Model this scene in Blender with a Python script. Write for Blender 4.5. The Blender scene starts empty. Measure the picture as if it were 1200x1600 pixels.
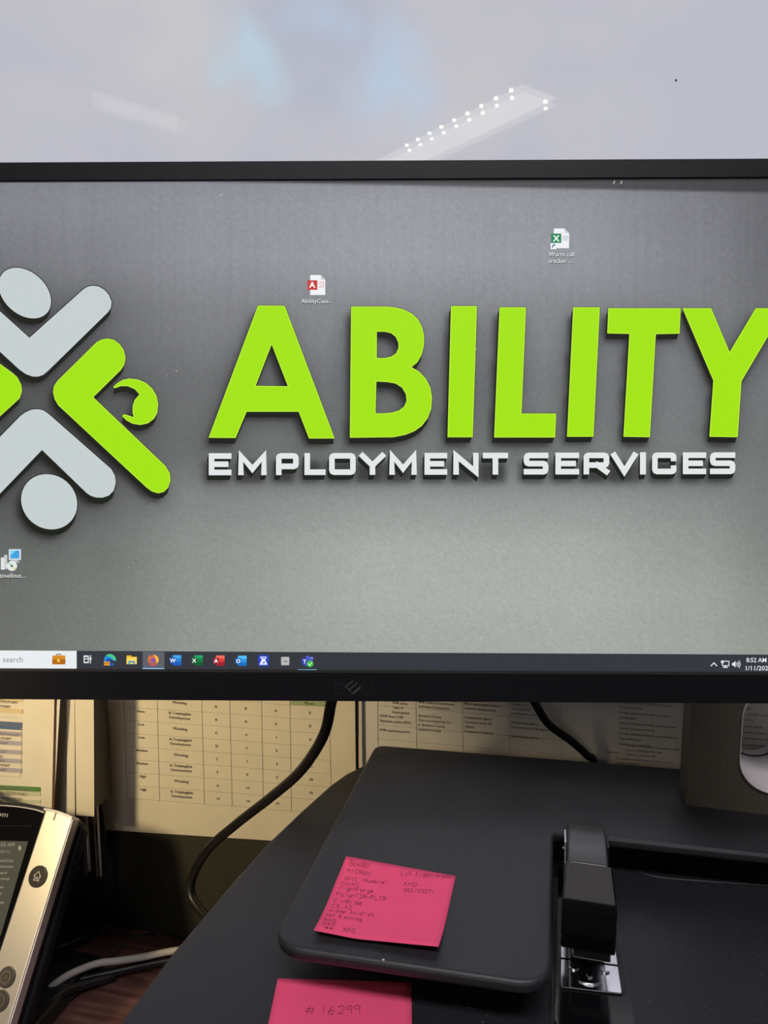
import bpy, math, random
import numpy as np
from mathutils import Vector, Matrix
random.seed(7)
S = bpy.context.scene
COL = S.collection

# ------------------------------------------------------------------ camera
FPX, PITCH, YAW = 1100.0, math.radians(7.5), math.radians(13.5)
CAM = Vector((0, 0, 1.335))
F_ = Vector((-math.sin(YAW)*math.cos(PITCH), math.cos(YAW)*math.cos(PITCH), -math.sin(PITCH)))
R_ = Vector((math.cos(YAW), math.sin(YAW), 0))
U_ = R_.cross(F_)
cd = bpy.data.cameras.new('camera'); cam = bpy.data.objects.new('camera', cd); COL.objects.link(cam)
cam.matrix_world = Matrix.Translation(CAM) @ Matrix((R_, U_, -F_)).transposed().to_4x4()
cd.sensor_fit = 'VERTICAL'; cd.sensor_height = 36; cd.lens = FPX/1600*36
cd.clip_start = .01
S.camera = cam

# ------------------------------------------------------------------ sky, added ceiling fill lights, exposure
S.view_settings.view_transform = 'Standard'; S.view_settings.look = 'None'
S.view_settings.exposure = 0; S.view_settings.gamma = 1
W = bpy.data.worlds.new('sky'); S.world = W; W.use_nodes = True
nt = W.node_tree; nt.nodes.clear()
def wn(t): return nt.nodes.new(t)
out = wn('ShaderNodeOutputWorld'); bg = wn('ShaderNodeBackground'); nt.links.new(bg.outputs[0], out.inputs[0])
tc = wn('ShaderNodeTexCoord'); mp = wn('ShaderNodeMapping'); nt.links.new(tc.outputs['Generated'], mp.inputs[0])
mp.inputs['Location'].default_value = (.35, .2, .1); mp.inputs['Scale'].default_value = (1, 1, 1.6)
n1 = wn('ShaderNodeTexNoise'); n1.inputs['Scale'].default_value = 4.6; n1.inputs['Detail'].default_value = 5; n1.inputs['Roughness'].default_value = .5
nt.links.new(mp.outputs[0], n1.inputs['Vector'])
cr = wn('ShaderNodeValToRGB'); e = cr.color_ramp.elements
e[0].position = .30; e[0].color = (.560, .560, .640, 1)
e[1].position = .72; e[1].color = (.640, .600, .640, 1)
k = cr.color_ramp.elements.new(.42); k.color = (.575, .560, .640, 1)
k = cr.color_ramp.elements.new(.52); k.color = (.600, .575, .640, 1)
nt.links.new(n1.outputs['Fac'], cr.inputs[0])
# blue gap in the cloud cover
def gap(px, py, width, col, prev, amt):
    d = (F_ + R_*(px-600)/FPX + U_*(800-py)/FPX).normalized()
    dp = wn('ShaderNodeVectorMath'); dp.operation = 'DISTANCE'; dp.inputs[1].default_value = d
    ad = wn('ShaderNodeVectorMath'); ad.operation = 'ADD'
    nz = wn('ShaderNodeTexNoise'); nz.inputs['Scale'].default_value = 11; nz.inputs['Detail'].default_value = 4
    nt.links.new(tc.outputs['Generated'], nz.inputs['Vector'])
    sc = wn('ShaderNodeVectorMath'); sc.operation = 'SCALE'; sc.inputs['Scale'].default_value = .15
    sb = wn('ShaderNodeVectorMath'); sb.operation = 'SUBTRACT'; sb.inputs[1].default_value = (.5, .5, .5)
    nt.links.new(nz.outputs['Color'], sb.inputs[0]); nt.links.new(sb.outputs[0], sc.inputs[0])
    nt.links.new(tc.outputs['Generated'], ad.inputs[0]); nt.links.new(sc.outputs[0], ad.inputs[1])
    nt.links.new(ad.outputs[0], dp.inputs[0])
    mr = wn('ShaderNodeMapRange'); mr.interpolation_type = 'SMOOTHSTEP'
    mr.inputs['From Min'].default_value = 0; mr.inputs['From Max'].default_value = width
    mr.inputs['To Min'].default_value = amt; mr.inputs['To Max'].default_value = 0
    nt.links.new(dp.outputs['Value'], mr.inputs['Value'])
    mx = wn('ShaderNodeMix'); mx.data_type = 'RGBA'
    nt.links.new(mr.outputs[0], mx.inputs['Factor']); nt.links.new(prev, mx.inputs['A']); mx.inputs['B'].default_value = (*col, 1)
    return mx.outputs['Result']
o = cr.outputs['Color']
o = gap(500, 30, .16, (.49, .51, .63), o, .8)
o = gap(285, 65, .075, (.70, .66, .66), o, .6)
o = gap(385, 72, .062, (.56, .70, .82), o, .85)
o = gap(615, 118, .085, (.54, .66, .84), o, .8)
o = gap(500, 38, .05, (.54, .64, .80), o, .5)
nt.links.new(o, bg.inputs['Color'])
bg.inputs['Strength'].default_value = 1.17

def area(name, loc, size, power, col, rot=(0, 0, 0)):
    l = bpy.data.lights.new(name, 'AREA'); l.shape = 'RECTANGLE'; l.size, l.size_y = size; l.energy = power; l.color = col
    o = bpy.data.objects.new(name, l); COL.objects.link(o); o.location = loc; o.rotation_euler = rot; return o
area('added_ceiling_fill', (.25, -.48, 2.63), (1.2, .3), 22, (.98, .92, .95))  # added overhead area light, no fixture seen here; brightens the desk
area('added_ceiling_fill', (-.9, -3.4, 2.63), (1.2, .6), 16, (1, .92, .84))  # second added fill, further back in the room

# ------------------------------------------------------------------ helpers
def ray(px, py): return F_ + R_*((px-600)/FPX) + U_*((800-py)/FPX)
def on_z(px, py, z):                       # z relative to the camera height
    d = ray(px, py); return CAM + d*(z/d.z)
def on_y(px, py, Y):
    d = ray(px, py); return CAM + d*(Y/d.y)
def on_plane(px, py, P, n):
    d = ray(px, py); return CAM + d*((P-CAM).dot(n)/d.dot(n))
Z0 = CAM.z
def lin(c):
    return tuple(((x/255)/12.92 if x/255 <= .04045 else ((x/255+.055)/1.055)**2.4) for x in c)

def tag(o, label=None, cat=None, group=None, kind=None):
    for k_, v in (('label', label), ('category', cat), ('group', group), ('kind', kind)):
        if v: o[k_] = v
    return o
def empty(name, loc=(0, 0, 0), M=None):
    o = bpy.data.objects.new(name, None); COL.objects.link(o); o.empty_display_size = .02
    if M is not None: o.matrix_world = M
    else: o.location = loc
    return o
WM = {}                                     # world matrix of each thing
class MB:
    def __init__(s): s.v = []; s.f = []; s.m = []
    def add(s, vs, fs, mi=0):
        n = len(s.v); s.v += [tuple(v) for v in vs]; s.f += [tuple(i+n for i in f) for f in fs]; s.m += [mi]*len(fs); return s
    def box(s, c, d, M=None, mi=0):
        M = M or Matrix.Identity(3); c = Vector(c)
        vs = [c + M @ Vector((x*d[0]/2, y*d[1]/2, z*d[2]/2)) for x in (-1, 1) for y in (-1, 1) for z in (-1, 1)]
        return s.add(vs, [(0, 1, 3, 2), (4, 6, 7, 5), (0, 4, 5, 1), (2, 3, 7, 6), (0, 2, 6, 4), (1, 5, 7, 3)], mi)
    def b2(s, lo, hi, mi=0): return s.box([(a+b)/2 for a, b in zip(lo, hi)], [b-a for a, b in zip(lo, hi)], None, mi)
    def prism(s, poly, fn, h0, h1, mi=0):
        n = len(poly)
        vs = [fn(x, y, h0) for x, y in poly] + [fn(x, y, h1) for x, y in poly]
        return s.add(vs, [tuple(range(n))[::-1], tuple(range(n, 2*n))] + [(i, (i+1) % n, n+(i+1) % n, n+i) for i in range(n)], mi)
    def cyl(s, a, b, r, n=20, mi=0, r2=None):
        a = Vector(a); b = Vector(b); t = (b-a).normalized(); u = t.orthogonal().normalized(); w = t.cross(u); r2 = r if r2 is None else r2
        vs = [a+(u*math.cos(q)+w*math.sin(q))*r for q in [2*math.pi*i/n for i in range(n)]] + [b+(u*math.cos(q)+w*math.sin(q))*r2 for q in [2*math.pi*i/n for i in range(n)]]
        return s.add(vs, [tuple(range(n))[::-1], tuple(range(n, 2*n))] + [(i, (i+1) % n, n+(i+1) % n, n+i) for i in range(n)], mi)
    def tube(s, pts, r, n=10, sub=6):
        P = [Vector(p) for p in pts]; q = []
        for i in range(len(P)-1):
            p0 = P[max(i-1, 0)]; p1 = P[i]; p2 = P[i+1]; p3 = P[min(i+2, len(P)-1)]
            for j in range(sub):
                t = j/sub; q.append(.5*((2*p1)+(-p0+p2)*t+(2*p0-5*p1+4*p2-p3)*t*t+(-p0+3*p1-3*p2+p3)*t**3))
        q.append(P[-1]); vs = []; u = None
        for i, c in enumerate(q):
            t = (q[min(i+1, len(q)-1)]-q[max(i-1, 0)]).normalized()
            u = t.orthogonal().normalized() if u is None else (u-t*u.dot(t)).normalized()
            w = t.cross(u)
            vs += [c+(u*math.cos(a)+w*math.sin(a))*r for a in [2*math.pi*k/n for k in range(n)]]
        fs = [(i*n+k, i*n+(k+1) % n, (i+1)*n+(k+1) % n, (i+1)*n+k) for i in range(len(q)-1) for k in range(n)]
        fs += [tuple(range(n))[::-1], tuple(range((len(q)-1)*n, len(q)*n))]
        return s.add(vs, fs)
    def build(s, name, mat, parent=None, bevel=0, seg=3, smooth=False, local=False, solid=0):
        me = bpy.data.meshes.new(name); v = s.v
        if parent is not None and not local:
            I = parent.matrix_basis.inverted() if parent.name not in WM else WM[parent.name].inverted()
            v = [tuple(I @ Vector(p)) for p in v]
        elif parent is None and not local:
            c = Vector((sum(p[0] for p in v)/len(v), sum(p[1] for p in v)/len(v), min(p[2] for p in v)))
            v = [tuple(Vector(p)-c) for p in v]
        me.from_pydata(v, [], s.f)
        mats = mat if isinstance(mat, (list, tuple)) else [mat]
        for m in mats: me.materials.append(m)
        me.polygons.foreach_set('material_index', s.m)
        if smooth: me.polygons.foreach_set('use_smooth', [True]*len(me.polygons))
        if smooth == 'auto': me.set_sharp_from_angle(angle=math.radians(30))
        me.update(); me.validate()
        o = bpy.data.objects.new(name, me); COL.objects.link(o)
        if parent is None:
            if not local: o.location = c
        else:
            o.parent = parent
            WM[o.name] = WM.get(parent.name, parent.matrix_basis.copy())
        if solid:
            b = o.modifiers.new('solid', 'SOLIDIFY'); b.thickness = solid; b.offset = -1
        if bevel:
            b = o.modifiers.new('bevel', 'BEVEL'); b.width = bevel; b.segments = seg; b.limit_method = 'ANGLE'; b.angle_limit = math.radians(35)
            b.harden_normals = False
        return o

def mat(name, col, rough=.5, metal=0, emit=None, es=1, spec=.5, noise=0, nscale=200, bump=0, coat=0):
    m = bpy.data.materials.new(name); m.use_nodes = True; n = m.node_tree; b = n.nodes['Principled BSDF']
    b.inputs['Base Color'].default_value = (*col, 1); b.inputs['Roughness'].default_value = rough
    b.inputs['Metallic'].default_value = metal; b.inputs['Specular IOR Level'].default_value = spec
    b.inputs['Coat Weight'].default_value = coat; b.inputs['Coat Roughness'].default_value = .08
    if emit:
        b.inputs['Emission Color'].default_value = (*emit, 1); b.inputs['Emission Strength'].default_value = es
    if noise or bump:
        t = n.nodes.new('ShaderNodeTexCoord'); z = n.nodes.new('ShaderNodeTexNoise'); z.inputs['Scale'].default_value = nscale; z.inputs['Detail'].default_value = 4
        n.links.new(t.outputs['Object'], z.inputs['Vector'])
        if noise:
            mr = n.nodes.new('ShaderNodeMapRange'); mr.inputs['From Min'].default_value = .3; mr.inputs['From Max'].default_value = .7
            mr.inputs['To Min'].default_value = 1-noise; mr.inputs['To Max'].default_value = 1+noise
            vm = n.nodes.new('ShaderNodeVectorMath'); vm.operation = 'SCALE'; vm.inputs[0].default_value = col
            n.links.new(z.outputs['Fac'], mr.inputs['Value']); n.links.new(mr.outputs[0], vm.inputs['Scale']); n.links.new(vm.outputs[0], b.inputs['Base Color'])
        if bump:
            bp = n.nodes.new('ShaderNodeBump'); bp.inputs['Strength'].default_value = bump; bp.inputs['Distance'].default_value = .0004
            n.links.new(z.outputs['Fac'], bp.inputs['Height']); n.links.new(bp.outputs[0], b.inputs['Normal'])
    return m
_E = {}
def em(rgb, s=1):                           # self-lit picture element of a display
    k_ = (tuple(rgb), s)
    if k_ not in _E: _E[k_] = mat('display_%d_%d_%d' % tuple(rgb), (.01, .01, .01), .5, emit=lin(rgb), es=s, spec=.2)
    return _E[k_]

def curve_geo(loops, extrude=0):
    cu = bpy.data.curves.new('t', 'CURVE'); cu.dimensions = '2D'; cu.fill_mode = 'BOTH'; cu.extrude = extrude
    for lp in loops:
        sp = cu.splines.new('POLY'); sp.points.add(len(lp)-1)
        for i, p in enumerate(lp): sp.points[i].co = (p[0], p[1], 0, 1)
        sp.use_cyclic_u = True
    o = bpy.data.objects.new('t', cu); me = o.to_mesh()
    vs = [tuple(v.co) for v in me.vertices]; fs = [tuple(p.vertices) for p in me.polygons]
    o.to_mesh_clear(); bpy.data.objects.remove(o); bpy.data.curves.remove(cu); return vs, fs
_T = {}
def text_geo(s, bold=0):
    if (s, bold) in _T: return _T[(s, bold)]
    cu = bpy.data.curves.new('t', 'FONT'); cu.body = s; cu.size = 1; cu.resolution_u = 2; cu.offset = bold
    o = bpy.data.objects.new('t', cu); me = o.to_mesh()
    vs = [(v.co.x, v.co.y) for v in me.vertices]; fs = [tuple(p.vertices) for p in me.polygons]
    o.to_mesh_clear(); bpy.data.objects.remove(o); bpy.data.curves.remove(cu)
    w = max((v[0] for v in vs), default=0); _T[(s, bold)] = (vs, fs, w); return _T[(s, bold)]
def put_text(mb, s, px, py, size, fn, align='l', ex=(1, 0), ey=(0, -1), bold=0, width=None, mi=0, h=0):
    vs, fs, w = text_geo(s, bold)
    kx = size if width is None else width/max(w, 1e-6)
    off = {'l': 0, 'c': -w/2, 'r': -w}[align]
    mb.add([fn(px+((x+off)*kx)*ex[0]+y*size*ey[0], py+((x+off)*kx)*ex[1]+y*size*ey[1], h) for x, y in vs], fs, mi)
def ribbon(mb, pts, w, fn, h=0, cap=True, mi=0):
    pts = [Vector((p[0], p[1])) for p in pts]
    d = [(pts[i+1]-pts[i]).normalized() for i in range(len(pts)-1)]
    closed = (pts[0]-pts[-1]).length < 1e-6
    L = []; Rr = []
    for i, p in enumerate(pts):
        a = d[i-1] if i > 0 else (d[-1] if closed else d[0]); b = d[i] if i < len(d) else (d[0] if closed else d[-1])
        t = a+b
        t = t.normalized() if t.length > 1e-4 else a
        n = Vector((-t.y, t.x)); c = max(.45, abs(n.dot(Vector((-a.y, a.x))))); q = p.copy()
        if not closed and cap:
            if i == 0: q = p-b*w/2
            if i == len(pts)-1: q = p+a*w/2
        L.append(q+n*w/2/c); Rr.append(q-n*w/2/c)
    n_ = len(pts)
    mb.add([fn(p.x, p.y, h) for p in L]+[fn(p.x, p.y, h) for p in Rr], [(i, i+1, n_+i+1, n_+i) for i in range(n_-1)], mi)
def rect(x0, y0, x1, y1): return [(x0, y0), (x1, y0), (x1, y1), (x0, y1)]
def ell(cx, cy, a, b, rot=0, n=40):
    c, s_ = math.cos(rot), math.sin(rot)
    return [(cx+a*math.cos(t)*c-b*math.sin(t)*s_, cy+a*math.cos(t)*s_+b*math.sin(t)*c) for t in [2*math.pi*i/n for i in range(n)]]
def roundpoly(pts, rad, n=8):
    out_ = []; N = len(pts)
    for i in range(N):
        p = Vector(pts[i]); a = Vector(pts[i-1]); b = Vector(pts[(i+1) % N]); r = rad[i] if isinstance(rad, (list, tuple)) else rad
        if r <= 0: out_.append(tuple(p)); continue
        u = (a-p).normalized(); v = (b-p).normalized(); ang = u.angle(v); t = min(r/math.tan(ang/2), (a-p).length*.49, (b-p).length*.49)
        p1 = p+u*t; p2 = p+v*t
        for j in range(n+1):
            s_ = j/n; out_.append(tuple((1-s_)**2*p1+2*s_*(1-s_)*(p*.88+(p1+p2)*.06)+s_*s_*p2))
    return out_
def flat(mb, loops, fn, h=0, mi=0):
    if not isinstance(loops[0][0], (tuple, list)): loops = [loops]
    vs, fs = curve_geo(loops); mb.add([fn(x, y, h) for x, y, _ in vs], fs, mi)
def smooth_closed(pts, sub=5):
    P = [Vector(p) for p in pts]; N = len(P); o_ = []
    for i in range(N):
        p0, p1, p2, p3 = P[i-1], P[i], P[(i+1) % N], P[(i+2) % N]
        for j in range(sub):
            t = j/sub; o_.append(tuple(.5*((2*p1)+(-p0+p2)*t+(2*p0-5*p1+4*p2-p3)*t*t+(-p0+3*p1-3*p2+p3)*t**3)))
    return o_

# ------------------------------------------------------------------ materials
M_black = mat('matte_black_board', (.021, .0215, .0255), .46, spec=.5, noise=.25, nscale=900, bump=.35)
M_deck = mat('black_textured_deck', (.017, .0175, .0225), .48, spec=.5, noise=.3, nscale=800, bump=.5)
M_bezel = mat('bezel_plastic', (.006, .0065, .009), .5, spec=.3, bump=.2, nscale=900)
M_gloss = mat('glossy_black', (.004, .004, .005), .12, spec=.25)
M_satin = mat('satin_black', (.016, .016, .018), .28)
M_rubber = mat('grey_rubber', (.055, .052, .052), .75, noise=.5, nscale=1800, bump=.8)
M_chrome = mat('chrome', (.75, .75, .78), .12, metal=1)
M_cable = mat('cable_black', (.010, .010, .011), .4)
M_cablew = mat('cable_grey', (.52, .50, .49), .45)
M_pink = mat('pink_note_paper', lin((255, 92, 136)), .8, noise=.03, nscale=60, spec=.15)
M_ink = mat('pen_ink', (.012, .004, .012), .6)
M_paper = mat('white_paper', (.74, .72, .68), .85, noise=.03, nscale=40, spec=.2)
M_paper2 = mat('cream_paper', (.78, .72, .58), .85, noise=.03, nscale=40, spec=.2)
M_print = mat('printed_ink', (.20, .18, .17), .8, spec=.1)
M_line = mat('printed_rule', (.40, .38, .36), .8, spec=.1)
M_wall = mat('office_wall_paint', (.45, .44, .42), .8)
M_cub = mat('dark_partition_fabric', (.050, .047, .036), .9, noise=.3, nscale=500, bump=.6, spec=.1)
M_ceil = mat('ceiling_tile', (.62, .61, .60), .9)
M_floor = mat('carpet', (.07, .07, .075), .95, noise=.3, nscale=300)
M_silver = mat('brushed_silver', (.74, .70, .63), .34, metal=.75)
M_silver2 = mat('silver_edge', (.70, .66, .70), .25, metal=.6)
M_column = mat('taupe_metal', (.13, .115, .09), .5, metal=.3, noise=.12, nscale=500)
M_white = mat('white_plastic', (.70, .66, .68), .35)
def wood():
    m = mat('dark_red_wood', (.08, .03, .025), .32); n = m.node_tree; b = n.nodes['Principled BSDF']
    t = n.nodes.new('ShaderNodeTexCoord'); mp_ = n.nodes.new('ShaderNodeMapping'); mp_.inputs['Scale'].default_value = (3, 40, 10)
    z = n.nodes.new('ShaderNodeTexNoise'); z.inputs['Scale'].default_value = 4; z.inputs['Detail'].default_value = 6
    r = n.nodes.new('ShaderNodeValToRGB'); r.color_ramp.elements[0].position = .35; r.color_ramp.elements[1].position = .7
    r.color_ramp.elements[0].color = (.075, .033, .028, 1); r.color_ramp.elements[1].color = (.17, .085, .072, 1)
    n.links.new(t.outputs['Object'], mp_.inputs[0]); n.links.new(mp_.outputs[0], z.inputs['Vector']); n.links.new(z.outputs['Fac'], r.inputs[0]); n.links.new(r.outputs[0], b.inputs['Base Color'])
    return m
M_wood = wood()
def glass():
    m = bpy.data.materials.new('window_glass'); m.use_nodes = True; n = m.node_tree; n.nodes.clear()
    o = n.nodes.new('ShaderNodeOutputMaterial'); mx = n.nodes.new('ShaderNodeMixShader'); lw_ = n.nodes.new('ShaderNodeLayerWeight'); lw_.inputs[0].default_value = .5
    pw = n.nodes.new('ShaderNodeMath'); pw.operation = 'POWER'; pw.inputs[1].default_value = 5; fr = n.nodes.new('ShaderNodeMath'); fr.operation = 'MULTIPLY_ADD'; fr.inputs[1].default_value = .95; fr.inputs[2].default_value = .045
    n.links.new(lw_.outputs['Facing'], pw.inputs[0]); n.links.new(pw.outputs[0], fr.inputs[0])
    t = n.nodes.new('ShaderNodeBsdfTransparent'); t.inputs[0].default_value = (.97, .98, .98, 1); g = n.nodes.new('ShaderNodeBsdfGlossy'); g.inputs['Roughness'].default_value = .004
    n.links.new(fr.outputs[0], mx.inputs[0]); n.links.new(t.outputs[0], mx.inputs[1]); n.links.new(g.outputs[0], mx.inputs[2]); n.links.new(mx.outputs[0], o.inputs[0]); return m
M_glass = glass()

# ------------------------------------------------------------------ setting
WY = .66                                    # the window wall
SILL, HEAD = Z0-.215, 2.35
def struct(name, mb, m, **k): return tag(mb.build(name, m, **k), kind='structure')
struct('floor', MB().b2((-3, -4, -.05), (3, .9, 0)), M_floor)
struct('ceiling', MB().b2((-3, -4, 2.65), (3, .9, 2.72)), M_ceil)
struct('wall_back', MB().b2((-3, WY, 0), (3, .9, SILL-.012)).b2((-3, WY, HEAD), (3, .9, 2.65)).b2((-3, WY, SILL-.012), (-1.7, .9, HEAD)).b2((1.5, WY, SILL-.012), (3, .9, HEAD)), M_cub)
struct('wall_left', MB().b2((-3.1, -4, 0), (-3, .9, 2.65)), M_wall)
struct('wall_right', MB().b2((3, -4, 0), (3.1, .9, 2.65)), M_wall)
struct('wall_front', MB().b2((-3.1, -4.1, 0), (3.1, -4, 2.65)), M_wall)
win = tag(empty('window_1', (-.1, .78, SILL)), kind='structure')
fr = MB(); x0, x1, y0, y1 = -1.7, 1.5, .755, .815
fr.b2((x0, y0, SILL), (x1, y1, SILL+.025)).b2((x0, y0, HEAD-.05), (x1, y1, HEAD)).b2((x0, y0, SILL+.05), (x0+.05, y1, HEAD-.05)).b2((x1-.05, y0, SILL+.05), (x1, y1, HEAD-.05))
M_frame = mat('window_frame_metal', (.30, .30, .31), .4, metal=.4)
fr.build('window_frame', M_frame, win, bevel=.003)
MB().b2((x0, WY-.005, SILL-.012), (x1, y0, SILL)).build('window_sill', M_wall, win, bevel=.003)
for yy in (.765, .798): MB().b2((x0+.045, yy, SILL+.022), (x1-.045, yy+.004, HEAD-.045)).build('window_pane', M_glass, win)
sp = MB(); c = on_y(1057, 124, .763); sp.cyl((c.x, .7648, c.z), (c.x, .7655, c.z), .0011, 8); sp.build('dust_speck', M_cable, win)

# ceiling fixtures behind the camera (seen only mirrored in the window)
CZ = 2.65
def light_fixture(corners, dots, power, label, dotE):
    cx = sum(c[0] for c in corners)/4; cy = sum(c[1] for c in corners)/4
    t = tag(empty('ceiling_light', (cx, cy, CZ)), label, 'ceiling light')
    pf = lambda x, y, h: (x, y, h)
    grow = [(cx+(x-cx)*1.06, cy+(y-cy)*1.10) for x, y in corners]
    MB().prism(grow, pf, CZ-.028, CZ).build('housing', M_wall, t)
    MB().prism(corners, pf, CZ-.032, CZ-.029).build('diffuser', mat('diffuser_glow', (.4, .4, .38), .6, emit=(1, .95, .80), es=power), t)
    dm = mat('lamp_glow', (.5, .5, .5), .5, emit=(1, .95, .70), es=dotE)
    for x, y in dots: MB().cyl((x, y, CZ-.040), (x, y, CZ-.033), .0085, 12).build('lamp', dm, t)
A, B = Vector((-.715, -1.901)), Vector((-.205, -1.454))
dots = [tuple(A.lerp(B, (i/8)**1.0)) for i in range(9)]
light_fixture([(-.95, -2.12), (-.16, -1.43), (-.03, -1.58), (-.82, -2.27)], dots+[(-.075, -1.585)], 1.3, 'rectangular ceiling light with a row of nine bright lamps', 9)
light_fixture([(-1.81, -1.078), (-1.60, -1.375), (-1.68, -1.504), (-1.90, -1.21)], [], .55, 'dim plain ceiling light panel near the left wall', 1)

# ------------------------------------------------------------------ brown desk
DZ = Z0-.585
dk = tag(empty('desk', (0, .35, 0)), 'dark reddish-brown wooden desk under the black platform', 'desk')
MB().b2((-1.7, .02, DZ-.03), (1.3, WY-.002, DZ)).build('desk_top', M_wood, dk, bevel=.002)
MB().b2((-1.6, .60, .25), (1.2, .62, DZ-.03)).build('modesty_panel', M_wood, dk)
for x in (-1.66, 1.24): MB().b2((x-.02, .06, 0), (x+.02, .62, DZ-.03)).build('side_panel', M_wood, dk)

# ------------------------------------------------------------------ sit-stand platform
PZ = Z0-.335; TZ = Z0-.300
cv = tag(empty('standing_desk_converter', (.2, .42, DZ)), 'large matte black sit-stand platform with curved left edge on the brown desk', 'desk riser')
poly = [(-.224, .20), (-.2275, .26), (-.227, .315), (-.226, .365), (-.2225, .402), (-.2185, .445), (-.213, .488), (-.203, .538), (-.192, .585), (-.184, .608), (-.172, .628), (-.152, .641), (-.12, .645), (.60, .648), (.66, .60), (.66, .24), (.62, .20)]
w3 = lambda x, y, h: (x, y, h)
MB().prism(poly, w3, PZ-.018, PZ).build('platform', M_deck, cv, bevel=.004)
MB().b2((-.05, .26, DZ), (.50, .60, DZ+.018)).build('foot_plate', M_satin, cv, bevel=.003)
for x in (.02, .43):
    MB().b2((x-.012, .30, DZ+.018), (x+.012, .34, PZ-.018)).build('lift_arm', M_satin, cv, bevel=.002)
    MB().b2((x-.012, .52, DZ+.018), (x+.012, .56, PZ-.018)).build('lift_arm', M_satin, cv, bevel=.002)

# raised L-shaped board
pb = tag(empty('monitor_shelf', (-.05, .5, PZ)), 'matte black L-shaped shelf board with rounded corners on the platform', 'shelf board')
pts = [(-.151, .343), (.0085, .350), (.0085, .4965), (.45, .517), (.45, .643), (-.153, .603)]
rp = roundpoly(pts, [.019, .020, .006, .012, .012, .010])
MB().prism(rp, w3, TZ-.008, TZ).build('board', M_black, pb, bevel=.0032, seg=4)
for x, y in ((-.09, .44), (-.12, .57), (-.03, .42), (.10, .58), (.40, .56)):
    MB().cyl((x, y, PZ), (x, y, TZ-.008), .012, 20).build('foot', M_rubber, pb)
for px, py in ((599, 1501), ):
    c = on_z(px, py, -.300); sp = MB(); sp.box((c.x, c.y, TZ+.0004), (.0012, .0008, .0008)); sp.build('lint_speck', M_white, pb)
sp = MB()
for _ in range(26):
    c = on_z(random.uniform(560, 860), random.uniform(1550, 1598), -.335); sz = random.uniform(.0002, .0005)
    sp.box((c.x, c.y, PZ+.0002), (sz, sz, .0002))
for _ in range(60):
    c = on_z(random.uniform(990, 1195), random.uniform(1380, 1598), -.335); sz = random.uniform(.00015, .0003)
    sp.box((c.x, c.y, PZ+.0002), (sz, sz, .0002))
tag(sp.build('dust', mat('grey_dust', (.35, .34, .34), .9)), 'tiny pale dust grains scattered on the black platform', 'dust', kind='stuff')
# shallow recess line on the platform
mb = MB(); mb.tube([tuple(on_z(x, y, -.3348)) for x, y in ((985, 1352), (1000, 1362), (1030, 1371), (1100, 1377), (1200, 1384), (1290, 1394))], .0006, 6); mb.build('recess_rim', M_deck, cv)

# ------------------------------------------------------------------ monitor
MY, MT = math.radians(12.7), math.radians(6.7)
mX = Vector((math.cos(MY), math.sin(MY), 0)); mA = Vector((-math.sin(MY), math.cos(MY), 0))
mZ = mA*math.sin(MT)+Vector((0, 0, 1))*math.cos(MT); mY = mZ.cross(mX)
mO = CAM + ray(560, 1049.7)*.426
MM = Matrix((mX, mY, mZ)).transposed().to_4x4(); MM.translation = mO
mon = tag(empty('monitor', M=MM), 'large black-framed widescreen monitor showing a green and white logo desktop', 'monitor')
MMI = MM.inverted()
def SC(px, py, h=0):                        # photo pixel -> point on the screen, h layers above it
    p = MMI @ on_plane(px, py, mO + mY*.0012, mY); return (p.x, .0012-h*.00007, p.z)
def frame_geo(outer, inner, y0_, y1_):
    vs, fs = curve_geo([outer, inner], abs(y1_-y0_)/2); ym = (y0_+y1_)/2
    return [(x, ym+z, y) for x, y, z in vs], fs
HW, SH = .2658, .2962
mb = MB(); mb.add(*frame_geo(roundpoly(rect(-HW-.011, -.0177, HW+.011, SH+.0107), .003, 4), rect(-HW, -.0006, HW, SH), -.0006, .016)); mb.build('bezel', M_bezel, mon, local=True, bevel=.0008, seg=2)
mb = MB(); mb.add(*frame_geo(rect(-HW, -.0006, HW, SH), rect(-HW+.0007, .0009, HW-.0007, SH-.0005), .0, .0012)); mb.build('inner_lip', mat('lip_plastic', (.035, .034, .035), .5), mon, local=True)
mb = MB(); mb.b2((-HW-.008, .016, -.014), (HW+.008, .024, SH+.008)); mb.b2((-.20, .024, .02), (.20, .046, .27)); mb.build('back_housing', M_bezel, mon, local=True, bevel=.004)
# maker's name, embossed
mb = MB(); N_ = lambda x, y, h: ((lambda p: (p.x, -.0006-h, p.z))(MMI @ on_plane(x, y, mO-mY*.0006, mY)))
lw = 2.4
ribbon(mb, [(524, 1066.5), (524, 1084.5), (532, 1084.5), (537.5, 1080), (537.5, 1071), (532, 1066.5), (524, 1066.5)], lw, N_, .00015)
ribbon(mb, [(567, 1066), (567, 1085), (577, 1085)], lw, N_, .00015)
ribbon(mb, [(582, 1066), (582, 1085), (592, 1085)], lw, N_, .00015)
nm = mb.build('maker_name', mat('name_plastic', (.011, .011, .014), .4), mon, local=True, solid=.0002)
mb = MB(); 
for a, b in (((540, 1073), (551, 1064)), ((546, 1077.5), (558, 1067)), ((552, 1082.5), (563, 1073))): ribbon(mb, [a, b], 1.0, N_, .00025)
ribbon(mb, [(540, 1073), (552, 1084), (563, 1075)], .6, N_, .0002)
mb.build('maker_name_slash', mat('name_bright', (.14, .14, .14), .3), mon, local=True, solid=.0002)

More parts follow.
